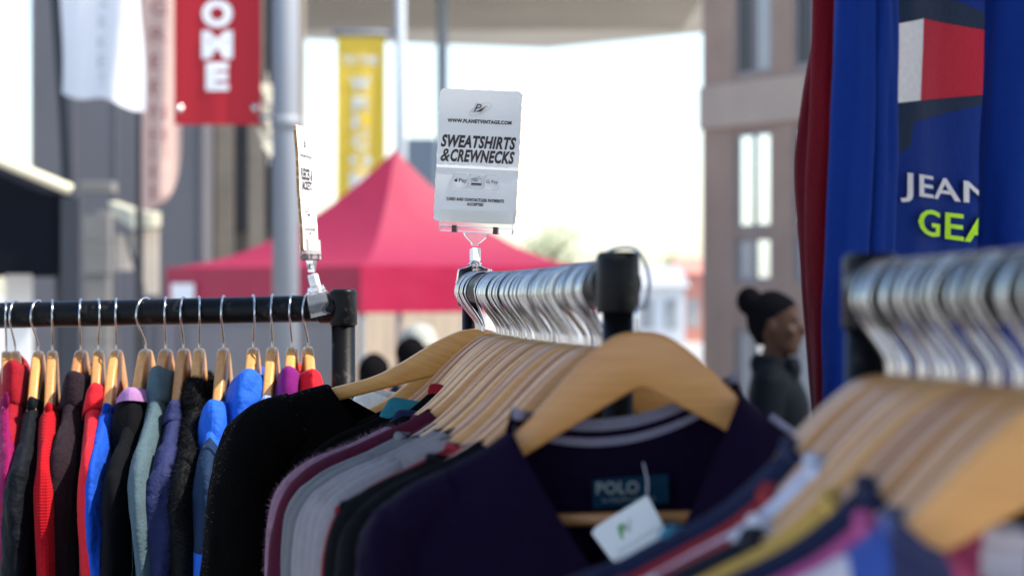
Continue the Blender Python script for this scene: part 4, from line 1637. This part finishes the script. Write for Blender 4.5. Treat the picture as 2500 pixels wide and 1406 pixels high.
# corner of the card at the origin; long side runs down-left
ca = [Vector((0, 0, 0)), Vector((-0.043, 0, -0.025)), Vector((-0.0475, 0, -0.032)), Vector((-0.043, 0, -0.040)), Vector((-0.018, 0, -0.0600)), Vector((0.016, 0, -0.036))]
ca = [Vector((0, 0, 0)), Vector((-0.042, 0, -0.0255)), Vector((-0.0455, 0, -0.0305)), Vector((-0.043, 0, -0.0345)), Vector((-0.024, 0, -0.0600)), Vector((0.0185, 0, -0.0345))]
w.add(ca + [p + Vector((0, 0.0008, 0)) for p in ca], [tuple(range(6)), tuple(range(6, 12))[::-1]] + [((i + 1) % 6, i, i + 6, (i + 1) % 6 + 6) for i in range(6)])
w.build('card', plain('tag_card', (0.72, 0.74, 0.76), 0.55, 0, 0.03), tg, False)
rt = Matrix.Rotation(R(31), 4, 'Y')


def tag_fn(x, z):
    # x along the card's long side, z across it
    ux = Vector((0.855, 0, 0.519))
    uz = Vector((-0.519, 0, 0.855))
    return Vector((-0.012, -0.0006, -0.031)) + ux * x + uz * z


w = MB()
put_text(w, 'P', -0.0065, 0.006, 0.008, 0.011, tag_fn, 0.04, 0.3)
w.build('logo_letter', M['ink_green'], tg, False)
w = MB()
put_text(w, 'V', 0.001, 0.0065, 0.008, 0.010, tag_fn, 0.02, 0.3)
put_text(w, 'WWW.PLANETVINTAGE.COM', 0.003, -0.007, 0.044, 0.0032, tag_fn, 0.0)
w.build('lettering', M['ink_grey'], tg, False)
w = MB()
w.tube([Vector((0, 0, 0.001)), Vector((0.0005, 0.004, 0.012)), Vector((-0.002, 0.012, 0.026))], 0.0007, 6)
w.build('thread', plain('clear_thread', (0.5, 0.5, 0.55), 0.4), tg)

# ------------------------------------------------------------------ sign cards in clip holders
CW, CH = 0.1115, 0.178


def sign_card(label, mat4, title, seed):
    o = thing('sign_card', label, 'sign')
    o.matrix_world = mat4
    rr = random.Random(seed)

    def fn(x, z, off=0.0):
        y = 0.0016 * math.sin(z * 60 + seed) * 0.35 + 0.0012 * math.sin(x * 25 + seed) - 0.0008 * math.exp(-((z + 0.018) / 0.003) ** 2)
        return Vector((x, y - off, z))
    # rounded, slightly torn outline as a grid
    nx, nz = 26, 42
    front, back = [], []
    for j in range(nz + 1):
        for i in range(nx + 1):
            u, v = i / nx * 2 - 1, j / nz * 2 - 1
            x, z = u * CW / 2, v * CH / 2
            if abs(u) == 1:
                x += rr.uniform(-0.0006, 0.0006)
            if abs(v) == 1:
                z += rr.uniform(-0.0005, 0.0005)
            # corner rounding
            cu, cv = max(0, abs(u) * CW / 2 - (CW / 2 - 0.006)), max(0, abs(v) * CH / 2 - (CH / 2 - 0.006))
            if cu > 0 and cv > 0:
                k_ = math.hypot(cu, cv)
                if k_ > 0.006:
                    x -= math.copysign(cu * (1 - 0.006 / k_), x)
                    z -= math.copysign(cv * (1 - 0.006 / k_), z)
            front.append(fn(x, z))
            back.append(fn(x, z) + Vector((rr.uniform(-0.0003, 0.0003), 0.0042, 0)))
    fs = [(j * (nx + 1) + i, j * (nx + 1) + i + 1, (j + 1) * (nx + 1) + i + 1, (j + 1) * (nx + 1) + i) for j in range(nz) for i in range(nx)]
    w = MB()
    w.add(front, fs, 0)
    w.add(back, [q[::-1] for q in fs], 1)
    per = [i for i in range(nx + 1)] + [(j) * (nx + 1) + nx for j in range(1, nz + 1)] + [nz * (nx + 1) + i for i in range(nx - 1, -1, -1)] + [j * (nx + 1) for j in range(nz - 1, 0, -1)]
    N = len(per)
    w.add([front[i] for i in per] + [back[i] for i in per], [(i, i + N, (i + 1) % N + N, (i + 1) % N) for i in range(N)], 1)
    w.build('card', [M['paper'], M['kraft']], o, False)
    f1 = lambda x, z: fn(x, z, 0.0005)
    f2 = lambda x, z: fn(x, z, 0.0008)
    w = MB()
    sh = 0.25
    if len(title) == 2:
        for t_, zc_, wd in title[0:2]:
            if t_[0] == '&':
                put_text(w, '&', -0.044, zc_, 0.0125, 0.0172, f1, 0.018, sh)
                put_text(w, t_[1:], 0.0065, zc_, wd - 0.013, 0.0172, f1, 0.042, sh)
            else:
                put_text(w, t_, 0.0, zc_, wd, 0.0172, f1, 0.042, sh)
    put_text(w, 'WWW.PLANETVINTAGE.COM', 0.0, 0.0465, 0.087, 0.0052, f1, 0.045, 0.0)
    put_text(w, 'CARD AND CONTACTLESS PAYMENTS', 0.0, -0.0585, 0.078, 0.0044, f1, 0.05, 0.0)
    put_text(w, 'ACCEPTED', 0.0, -0.0645, 0.0225, 0.0042, f1, 0.05, 0.0)
    w.build('lettering', M['ink'], o, False)
    # monogram with a ring round it
    w = MB()
    put_text(w, 'P', -0.0045, 0.0648, 0.0125, 0.0135, f1, 0.07, 0.35)
    put_text(w, 'V', 0.0045, 0.0622, 0.0125, 0.0125, f2, 0.05, 0.35)
    lg = w.build('logo', M['ink_pale'], o, False)
    w = MB()
    put_text(w, 'P', -0.0030, 0.0645, 0.0100, 0.0105, lambda x, z: fn(x, z, 0.0010), 0.0, 0.35)
    w.add([fn(-0.006, 0.0590, 0.0012), fn(0.002, 0.0600, 0.0012), fn(0.0075, 0.0675, 0.0012), fn(0.0045, 0.0655, 0.0012)], [(0, 1, 2, 3)])
    w.build('logo_shade', M['ink'], lg, False)
    w = MB()
    ring = []
    for k in range(49):
        an = 2 * PI * k / 48
        ex, ez = 0.0165 * math.cos(an), 0.0055 * math.sin(an)
        ring.append(fn(0.001 + ex * 0.90 - ez * 0.45, 0.0635 + ex * 0.45 + ez * 0.90, 0.0006))
    w.tube(ring, 0.00025, 5, False)
    w.build('logo_ring', M['ink_grey'], lg)
    # three payment boxes
    w = MB()
    for bx in (-0.0215, 0.0, 0.0215):
        pts = []
        r_, hs = 0.004, 0.0098
        for (sx, sz, a0) in ((1, 1, 0), (-1, 1, 90), (-1, -1, 180), (1, -1, 270)):
            for q in (0, 30, 60, 90):
                an = R(a0 + q)
                pts.append(fn(bx + sx * (hs - r_) + r_ * math.cos(an), -0.0335 + sz * (hs - r_) + r_ * math.sin(an), 0.0004))
        pts.append(pts[0])
        w.tube(pts, 0.00028, 5, False)
    w.build('payment_box', M['ink_grey'], o)
    w = MB()
    put_text(w, 'Pay', -0.0183, -0.0338, 0.0105, 0.0066, f1, 0.01)
    put_text(w, 'G Pay', 0.0215, -0.0338, 0.0155, 0.0060, f1, 0.0)
    # fruit mark
    ap = []
    for k in range(20):
        an = 2 * PI * k / 20
        r_ = 0.0021 * (1 + 0.12 * math.cos(2 * an)) * (0.72 if abs(an) < 0.35 or an > 5.9 else 1)
        ap.append(fn(-0.0274 + r_ * math.cos(an), -0.0335 + r_ * 1.05 * math.sin(an), 0.0006))
    w.add(ap, [tuple(range(20))])
    w.add([fn(-0.0272, -0.0308, 0.0006), fn(-0.0262, -0.0302, 0.0006), fn(-0.0262, -0.0294, 0.0006), fn(-0.0271, -0.0299, 0.0006)], [(0, 1, 2, 3)])
    # bank cards
    w.add([fn(-0.0062, -0.0385, 0.0006), fn(0.0068, -0.0385, 0.0006), fn(0.0068, -0.0360, 0.0006), fn(-0.0062, -0.0360, 0.0006)], [(0, 1, 2, 3)])
    for q in range(2):
        w.add([fn(-0.0052, -0.0335 + q * 0.0018, 0.0006), fn(0.0022, -0.0335 + q * 0.0018, 0.0006), fn(0.0022, -0.0328 + q * 0.0018, 0.0006), fn(-0.0052, -0.0328 + q * 0.0018, 0.0006)], [(0, 1, 2, 3)])
    w.tube([fn(-0.0066, -0.0395, 0.0005), fn(0.0072, -0.0395, 0.0005), fn(0.0072, -0.0300, 0.0005), fn(-0.0066, -0.0300, 0.0005), fn(-0.0066, -0.0395, 0.0005)], 0.0002, 5, False)
    w.tube([fn(-0.0078, -0.0315, 0.0005), fn(0.0045, -0.0270, 0.0005), fn(0.0055, -0.0298, 0.0005)], 0.0002, 5, False)
    w.build('payment_symbol', M['ink'], o, False)
    return o


def sign_holder(label, mat4, rail_local, jaw_dir, jaw_tilt=0.0, jaw_h=0.062):
    """mat4: the card's frame; rail_local: where the rail's top is, in that frame"""
    o = thing('sign_holder', label, 'sign holder')
    o.matrix_world = mat4
    zb = -CH / 2
    w = MB()
    w.box((-0.047, -0.0045, zb - 0.006), (0.053, -0.0015, zb + 0.016))
    w.box((-0.047, 0.0052, zb - 0.006), (0.053, 0.0080, zb + 0.012))
    w.box((-0.047, -0.0046, zb - 0.013), (0.053, 0.0082, zb - 0.0065))
    w.build('gripper_bar', M['clear'], o, False, 0.0008)
    for x in (-0.026, 0.030):
        w = MB()
        w.box((x - 0.0032, -0.0052, zb - 0.014), (x + 0.0032, 0.0086, zb - 0.0045))
        w.build('hinge_spring', M['dark_red'], o, False, 0.0006)
    # tapered neck below the gripper
    x0 = 0.003
    w = MB()
    w.loft([[(x0 - hx, -0.0035, z), (x0 + hx, -0.0035, z), (x0 + hx, 0.0065, z), (x0 - hx, 0.0065, z)] for hx, z in ((0.017, zb - 0.0135), (0.0145, zb - 0.019), (0.006, zb - 0.027), (0.0045, zb - 0.031))])
    w.build('gripper_neck', M['clear'], o, False, 0.0008)
    p0 = Vector((x0, 0.0015, zb - 0.030))
    p1 = Vector(rail_local)
    d = (p1 - p0)
    up = -d.normalized()
    jt = p0 + d.normalized() * 0.004
    rot = up.to_track_quat('Z', 'Y').to_matrix().to_4x4()
    w = MB()
    mt = Matrix.Translation(jt - up * 0.009) @ rot
    w.obox(mt, (-0.0062, -0.0062, -0.009), (0.0062, 0.0062, 0.009))
    w.build('swivel_joint', M['frosted'], o, False, 0.0016)
    # jaw clip gripping the rail: two curved cheeks and a spring
    jb = jt - up * 0.018
    for sgn in (-1, 1):
        w = MB()
        prof = []
        L = (p1 - jb).length
        # cheek path in (u across, h along)
        jd = Vector(jaw_dir)
        side = jd.cross(up).normalized()
        jdn = (jd - up * jd.dot(up)).normalized()
        pts = [(0.004, 0.0, 0.011), (0.0085, -0.006, 0.0125), (0.0075, -L * 0.28, 0.0095), (0.0055, -L * 0.52, 0.0095), (0.0125, -L * 0.80, 0.012),
               (0.0215, -L * 1.0, 0.0135), (0.0245, -L * 1.0 - 0.018, 0.0145), (0.0215, -L - 0.031, 0.0150), (0.0235, -L - 0.036, 0.0150)]
        rings = []
        for (u, h_, wd) in pts:
            c = jb + jdn * (u * sgn) + up * h_
            tk = 0.0011
            rings.append([c + side * wd - jdn * tk, c + side * wd + jdn * tk, c - side * wd + jdn * tk, c - side * wd - jdn * tk])
        w.loft(rings)
        w.build('jaw', M['clear'], o, False, 0.0005)
    w = MB()
    L = (p1 - jb).length
    c = jb - up * (L * 0.45)
    w.tube([c - side * 0.0075, c + side * 0.0075], 0.0045, 16)
    w.tube([c - up * 0.006 - side * 0.006, c - up * 0.006 + side * 0.006], 0.0038, 16)
    w.build('spring', M['steel'], o)
    return o


def card_frame(c, yaw, roll, pitch=0.0):
    return Matrix.Translation(c) @ Matrix.Rotation(yaw, 4, 'Z') @ Matrix.Rotation(pitch, 4, 'X') @ Matrix.Rotation(roll, 4, 'Y')


c1_ = P(1166, 382, 3.24)
fr1 = card_frame(c1_, R(-9), R(3.1))
sign_card('white cardboard sign reading sweatshirts and crewnecks above the centre rack', fr1, (('SWEATSHIRTS', 0.0190, 0.102), ('&CREWNECKS', 0.0000, 0.100)), 1)
rt1 = fr1.inverted() @ (m_at(0.035) + Vector((0.0, 0, RR + 0.004)))
sign_holder('clear plastic clip holding the sweatshirt sign on the centre rack', fr1, rt1, fr1.inverted().to_3x3() @ Vector((1, 0, 0)))
c2_ = P(751, 461, 3.47)
fr2 = card_frame(c2_, R(-77), R(0), 0) @ Matrix.Identity(4)
fr2 = Matrix.Translation(c2_) @ Matrix.Rotation(R(-3.4), 4, 'Y') @ Matrix.Rotation(R(84.3), 4, 'Z')
sign_card('white cardboard sign for fleeces and jackets seen edge on above the left rack', fr2, (('FLEECES &', 0.0205, 0.085), ('JACKETS', 0.0025, 0.075)), 2)
rp = l_at(774) + Vector((0, -0.004, RR + 0.004))
sign_holder('clear plastic clip holding the edge on sign on the left rack', fr2, fr2.inverted() @ rp, fr2.inverted().to_3x3() @ Vector((0, 1, 0)))

# ------------------------------------------------------------------ right rack, close to the camera
r_far, r_near = P(2125, 716, 1.66), P(3300, 700, 0.95)
r_near = Vector((r_far.x + 0.117 * 0.95, r_far.y - 0.95, r_far.z + 0.010))
rk, r_dir = rack('black tube clothes rack close by on the right, out of focus', r_far, r_near, (True, False), (True, True))
RZ = math.atan2(r_dir.x, -r_dir.y)
GRT = 'shirts hanging on the near right rack'
HRT = 'wooden hangers on the near right rack'
q_teal = fabric('teal_jersey', (0.03, 0.17, 0.24), 0.85)
q_navy = fabric('navy_jersey', (0.010, 0.014, 0.045), 0.85)
q_red = fabric('brick_red_jersey', (0.26, 0.014, 0.018), 0.85)
q_white = fabric('white_jersey', (0.52, 0.52, 0.62), 0.85)
q_pink = fabric('pink_jersey', (0.45, 0.08, 0.22), 0.85)
q_yel = fabric('mustard_jersey', (0.55, 0.33, 0.07), 0.85)
q_blue = fabric('cobalt_jersey', (0.012, 0.04, 0.24), 0.85)
q_black = fabric('ink_jersey', (0.008, 0.009, 0.018), 0.85)
q_rw = stripes('red_white_stripe', [(0, (0.30, 0.015, 0.02)), (0.5, (0.6, 0.58, 0.62))], 0, 0.09)
q_bw = stripes('navy_white_stripe', [(0, (0.012, 0.016, 0.05)), (0.6, (0.62, 0.6, 0.66))], 0, 0.11)
q_mul = stripes('multi_stripe', [(0, (0.012, 0.016, 0.07)), (0.3, (0.35, 0.03, 0.10)), (0.55, (0.55, 0.5, 0.55)), (0.8, (0.02, 0.06, 0.30))], 0, 0.10)
right = [
    (q_teal, 'teal jersey shirt, furthest shirt on the near right rack', 0.265, 0.150),
    (q_navy, 'navy jersey shirt behind the brick red one on the right rack', 0.25, 0.075),
    (q_red, 'brick red jersey shirt on the near right rack', 0.255, 0.100),
    (q_white, 'white jersey shirt beside the brick red one on the right rack', 0.255, 0.080),
    (q_rw, 'red and white striped rugby shirt on the near right rack', 0.26, 0.120),
    (q_black, 'ink black jersey shirt on the near right rack', 0.25, 0.130),
    (q_yel, 'mustard yellow shirt on the near right rack', 0.25, 0.095),
    (q_navy, 'navy jersey shirt in front of the mustard yellow one on the right rack', 0.25, 0.085),
    (q_pink, 'magenta pink shirt low near the bottom right corner', 0.25, 0.100),
    (q_mul, 'navy, pink and white striped shirt nearest the camera on the right rack', 0.25, 0.095),
    (q_blue, 'cobalt blue shirt low at the bottom right corner', 0.25, 0.100),
]
rs = [0.060, 0.095, 0.135, 0.172, 0.205, 0.250, 0.292, 0.340, 0.385, 0.435]
k = 0
for n_, s0 in enumerate(rs):
    q = right[n_]
    turn, roll = random.uniform(-9, 3), random.uniform(-1.2, 1.2)
    for tw in (0, 1):
        p = r_far.lerp(r_near, s0 + 0.0150 * tw - 0.014)
        rot = (0, R(roll + tw * random.uniform(-0.8, 0.8)), RZ + R(turn + tw * 0.6))
        make_hanger('blurred wooden hanger on the near right rail, ' + ORD[k] + ' from its far joint', p, rot, HRT, 1, twist=16)
        k += 1
        garment('shirt', q[1] if not tw else ('second ', 'third ')[tw - 1] + q[1].replace(', furthest shirt', ', next to the furthest'), 'shirt', p, rot, GRT, q[0], 300 + k, W=q[2] - 0.003 * tw, T=0.016, neck=q[3] + 0.004 * tw, vf=0.05,
                sleeve=dict(ry=0.024), band=(q[0], 0.005), res=0.6)

# unseen canopy added overhead to put the near racks in the shade
cn = thing('shade_canopy', 'plain unseen canopy added overhead to shade the near racks', 'canopy', (0.9, 1.6, 0))
w = MB()
w.box((-1.25, -2.2, 2.72), (2.1, 1.44, 2.73))
w.build('roof', fabric('grey_canopy_cloth', (0.25, 0.25, 0.26), 0.8), cn, False)
for x in (-1.2, 2.05):
    for y in (-2.15, 1.39):
        if x < 0 and y > 0:
            continue
        w = MB()
        w.box((x - 0.02, y - 0.02, 0), (x + 0.02, y + 0.02, 2.715))
        w.build('leg', M['dark_metal'], cn, False)

# ------------------------------------------------------------------ tall rail at the right with the blue sweatshirt
c_blue = fabric('cobalt_sweatshirt', (0.003, 0.024, 0.18), 0.85, 0.10, 320, 0.35, spec=0.12)
c_red = fabric('red_velvet', (0.115, 0.0015, 0.007), 0.85, 0.25, 260, 0.4, spec=0.1)
c_dnavy = fabric('dark_navy_panel', (0.006, 0.018, 0.05), 0.8, 0.1)
c_white = fabric('white_panel', (0.70, 0.68, 0.68), 0.8, 0.1)
c_scar = fabric('scarlet_panel', (0.45, 0.008, 0.03), 0.8, 0.1)
DS = 2.5
ZTOP = 2.30
tr_ = thing('clothes_rack', 'tall rack above the frame holding the blue sweatshirt and red velvet top', 'clothes rack', (P(2250, 0, DS).x, DS, 0))
w = MB()
w.tube([(-0.28, 0.12, ZTOP + 0.06), (0.75, 0.02, ZTOP + 0.06)], RR, 20)
w.build('rail', M['black'], tr_)
for x, y in ((0.75, 0.02),):
    w = MB()
    w.tube([(x, y, 0.02), (x, y, ZTOP + 0.06)], 0.017, 20)
    w.build('post', M['black'], tr_)


def hanging_sleeve(mb, path, rx, ry, lobes, seed, n=64, amp=0.16, mi=0, yaw=0.0, nk=56):
    """a limp sleeve: a tube with long vertical creases; path is (px, py, D) from top to bottom"""
    pts = catmull([P(*p) for p in path], n)
    rings = []
    for i, p in enumerate(pts):
        u = i / (n - 1)
        ring = []
        for k in range(nk):
            an = 2 * PI * k / nk
            f = 1 + amp * math.sin(lobes * an + seed + 0.8 * math.sin(u * 3 + seed)) + 0.05 * math.sin(5 * an + u * 7 + seed) + 0.14 * crease(0.05 * math.cos(an), 0.05 * math.sin(an), p.z * 0.6, seed)
            x, y = rx(u) * f * math.cos(an), ry(u) * f * math.sin(an)
            ring.append(p + Vector((x * math.cos(yaw) - y * math.sin(yaw), x * math.sin(yaw) + y * math.cos(yaw), 0)))
        rings.append(ring)
    mb.loft(rings, True, True, mi)


def _cr(p, sd_):
    return crease(p.x, p.y, p.z, sd_)


bs = thing('sweatshirt', 'cobalt blue sweatshirt with a white and red flag panel and block lettering at upper right', 'sweatshirt', (0, 0, 0))
# front panel: recedes to the right between the two sleeves
x_l, x_r = P(2170, 0, 2.46), P(2440, 0, 2.62)


def front(u, z, off=0.0):
    """u 0..1 across the visible chest, z height"""
    p = x_l.lerp(x_r, u)
    cr_ = 0.003 * math.sin(u * 7.5 + 0.6) + 0.0008 * math.sin(u * 15 + z * 6) + 0.012 * (u - 0.5) * (z - H) + 0.0018 * crease(u * 0.2, 0.3, z * 0.7, 4.2)
    nv = Vector((x_r.y - x_l.y, -(x_r.x - x_l.x), 0)).normalized()
    return Vector((p.x, p.y, z)) + nv * (cr_ + off)


w = MB()
NU, NZ = 40, 60
zb_, zt_ = H - 0.16, ZTOP
for side in (0, 1):
    vs_ = []
    for j in range(NZ + 1):
        z = zb_ + (zt_ - zb_) * j / NZ
        for i in range(NU + 1):
            u = -0.15 + 1.3 * i / NU
            vs_.append(front(u, z, 0.0 if side == 0 else -0.05 * math.sin(PI * i / NU)))
    fs = [(j * (NU + 1) + i, j * (NU + 1) + i + 1, (j + 1) * (NU + 1) + i + 1, (j + 1) * (NU + 1) + i) for j in range(NZ) for i in range(NU)]
    w.add(vs_, fs if side == 0 else [q[::-1] for q in fs])
w.build('body', c_blue, bs)


def front_px(px, py):
    """point on the chest under photo pixel, as (u, z)"""
    lo, hi = -0.3, 1.3
    for _ in range(40):
        mdl = (lo + hi) / 2
        p = x_l.lerp(x_r, mdl)
        if 1250 + p.x / p.y * F < px:
            lo = mdl
        else:
            hi = mdl
    p = x_l.lerp(x_r, lo)
    return lo, H + (703 - py) / F * p.y


def panel(name, quad, mat, off, n=16):
    """cloth patch sewn on the chest; quad = four photo corners TL TR BR BL"""
    uv = [front_px(*q) for q in quad]
    w = MB()
    vs_ = []
    for j in range(n + 1):
        for i in range(n + 1):
            a_ = [uv[0][k] + (uv[1][k] - uv[0][k]) * i / n for k in (0, 1)]
            b_ = [uv[3][k] + (uv[2][k] - uv[3][k]) * i / n for k in (0, 1)]
            u, z = [a_[k] + (b_[k] - a_[k]) * j / n for k in (0, 1)]
            vs_.append(front(u, z, off))
    w.add(vs_, [((j + 1) * (n + 1) + i, (j + 1) * (n + 1) + i + 1, j * (n + 1) + i + 1, j * (n + 1) + i) for j in range(n) for i in range(n)])
    return w.build(name, mat, bs)


panel('navy_panel', ((2150, -60), (2300, -20), (2300, 60), (2150, 60)), c_dnavy, 0.0012)
panel('navy_panel', ((2285, -20), (2460, 62), (2460, 95), (2285, 60)), c_dnavy, 0.0013)
panel('navy_panel', ((2150, 240), (2460, 228), (2460, 240), (2150, 318)), c_dnavy, 0.0012)
panel('navy_panel', ((2150, 250), (2226, 262), (2215, 360), (2150, 395)), c_dnavy, 0.0014)
panel('white_panel', ((2150, 66), (2252, 46), (2240, 246), (2150, 256)), c_white, 0.0022)
panel('red_panel', ((2250, 46), (2465, 88), (2465, 226), (2238, 246)), c_scar, 0.0024)
w = MB()


def chest_text(body, quad, mi=0):
    v, f, (x0, x1, y0, y1) = text2d(body, 0.012, 0.0)
    vv = []
    for p in v:
        a_, b_ = (p[0] - x0) / (x1 - x0), 1 - (p[1] - y0) / (y1 - y0)
        tx = [quad[0][k] + (quad[1][k] - quad[0][k]) * a_ for k in (0, 1)]
        bx_ = [quad[3][k] + (quad[2][k] - quad[3][k]) * a_ for k in (0, 1)]
        q = [tx[k] + (bx_[k] - tx[k]) * b_ for k in (0, 1)]
        u, z = front_px(*q)
        vv.append(front(u, z, 0.0055))
    w.add(vv, f, mi)


chest_text('JEANS', ((2186, 420), (2462, 456), (2462, 524), (2186, 493)))
w.build('lettering', c_white, bs, False)
w = MB()
chest_text('GEAR', ((2224, 508), (2482, 540), (2482, 610), (2224, 572)))
w.build('lettering', fabric('lime_thread', (0.50, 0.85, 0.01), 0.7, 0.1), bs, False)
# sleeves
for nm, path, rx, ry, lb, sd_, am, yw in (
        ('sleeve', [(2094, -420, 2.43), (2086, 0, 2.43), (2076, 400, 2.42), (2064, 800, 2.41), (2056, 1090, 2.41)], lambda u: 0.014 + 0.006 * min(1, u * 2), lambda u: 0.024, 2, 2.2, 0.10, 0.3),
        ('side_fold', [(2140, -420, 2.46), (2138, 0, 2.45), (2132, 400, 2.45), (2120, 800, 2.44), (2110, 1090, 2.44)], lambda u: 0.019 + 0.003 * min(1, u * 2), lambda u: 0.026, 3, 1.1, 0.12, 0.3),
        ('sleeve', [(2500, -420, 2.46), (2500, 0, 2.46), (2490, 400, 2.45), (2480, 800, 2.45), (2478, 1100, 2.45)], lambda u: 0.042, lambda u: 0.03, 3, 0.7, 0.15, 0.2)):
    w = MB()
    hanging_sleeve(w, path, rx, ry, lb, sd_, amp=am, yaw=yw)
    w.build(nm, c_blue, bs)
# shoulder yoke closing the top, above the frame
w = MB()
w.tube(catmull([P(2120, -420, 2.45), P(2300, -500, 2.52), P(2510, -420, 2.47)], 20), 0.035, 16)
w.build('shoulder', c_blue, bs)
make_hanger('wooden hanger above the frame inside the blue sweatshirt', Vector((P(2310, 0, 2.53).x, 2.53, ZTOP + 0.06)), (0, 0, R(20)), None, -1)

rv = thing('velvet_top', 'red velvet top with a dark sleeve end hanging left of the blue sweatshirt', 'top', (0, 0, 0))
w = MB()
hanging_sleeve(w, [(2052, -420, 2.52), (2048, 0, 2.52), (2036, 400, 2.52), (2042, 800, 2.52), (2052, 1100, 2.52)], lambda u: 0.026, lambda u: 0.034, 2, 1.0, amp=0.12)
w.build('body', c_red, rv)
w = MB()
hanging_sleeve(w, [(2030, -420, 2.56), (2022, 0, 2.56), (1992, 240, 2.56), (1976, 420, 2.56), (1990, 640, 2.56), (2012, 980, 2.56), (2015, 1100, 2.56)], lambda u: 0.011 + 0.004 * math.sin(u * 3.1), lambda u: 0.022, 2, 0.2, amp=0.1)
w.build('sleeve', fabric('deep_red_velvet', (0.10, 0.001, 0.008), 0.85, 0.4), rv)

# loose prototype parts are not needed any more
for p in (hw, hk[1], hk[-1], hb):
    bpy.data.objects.remove(p)
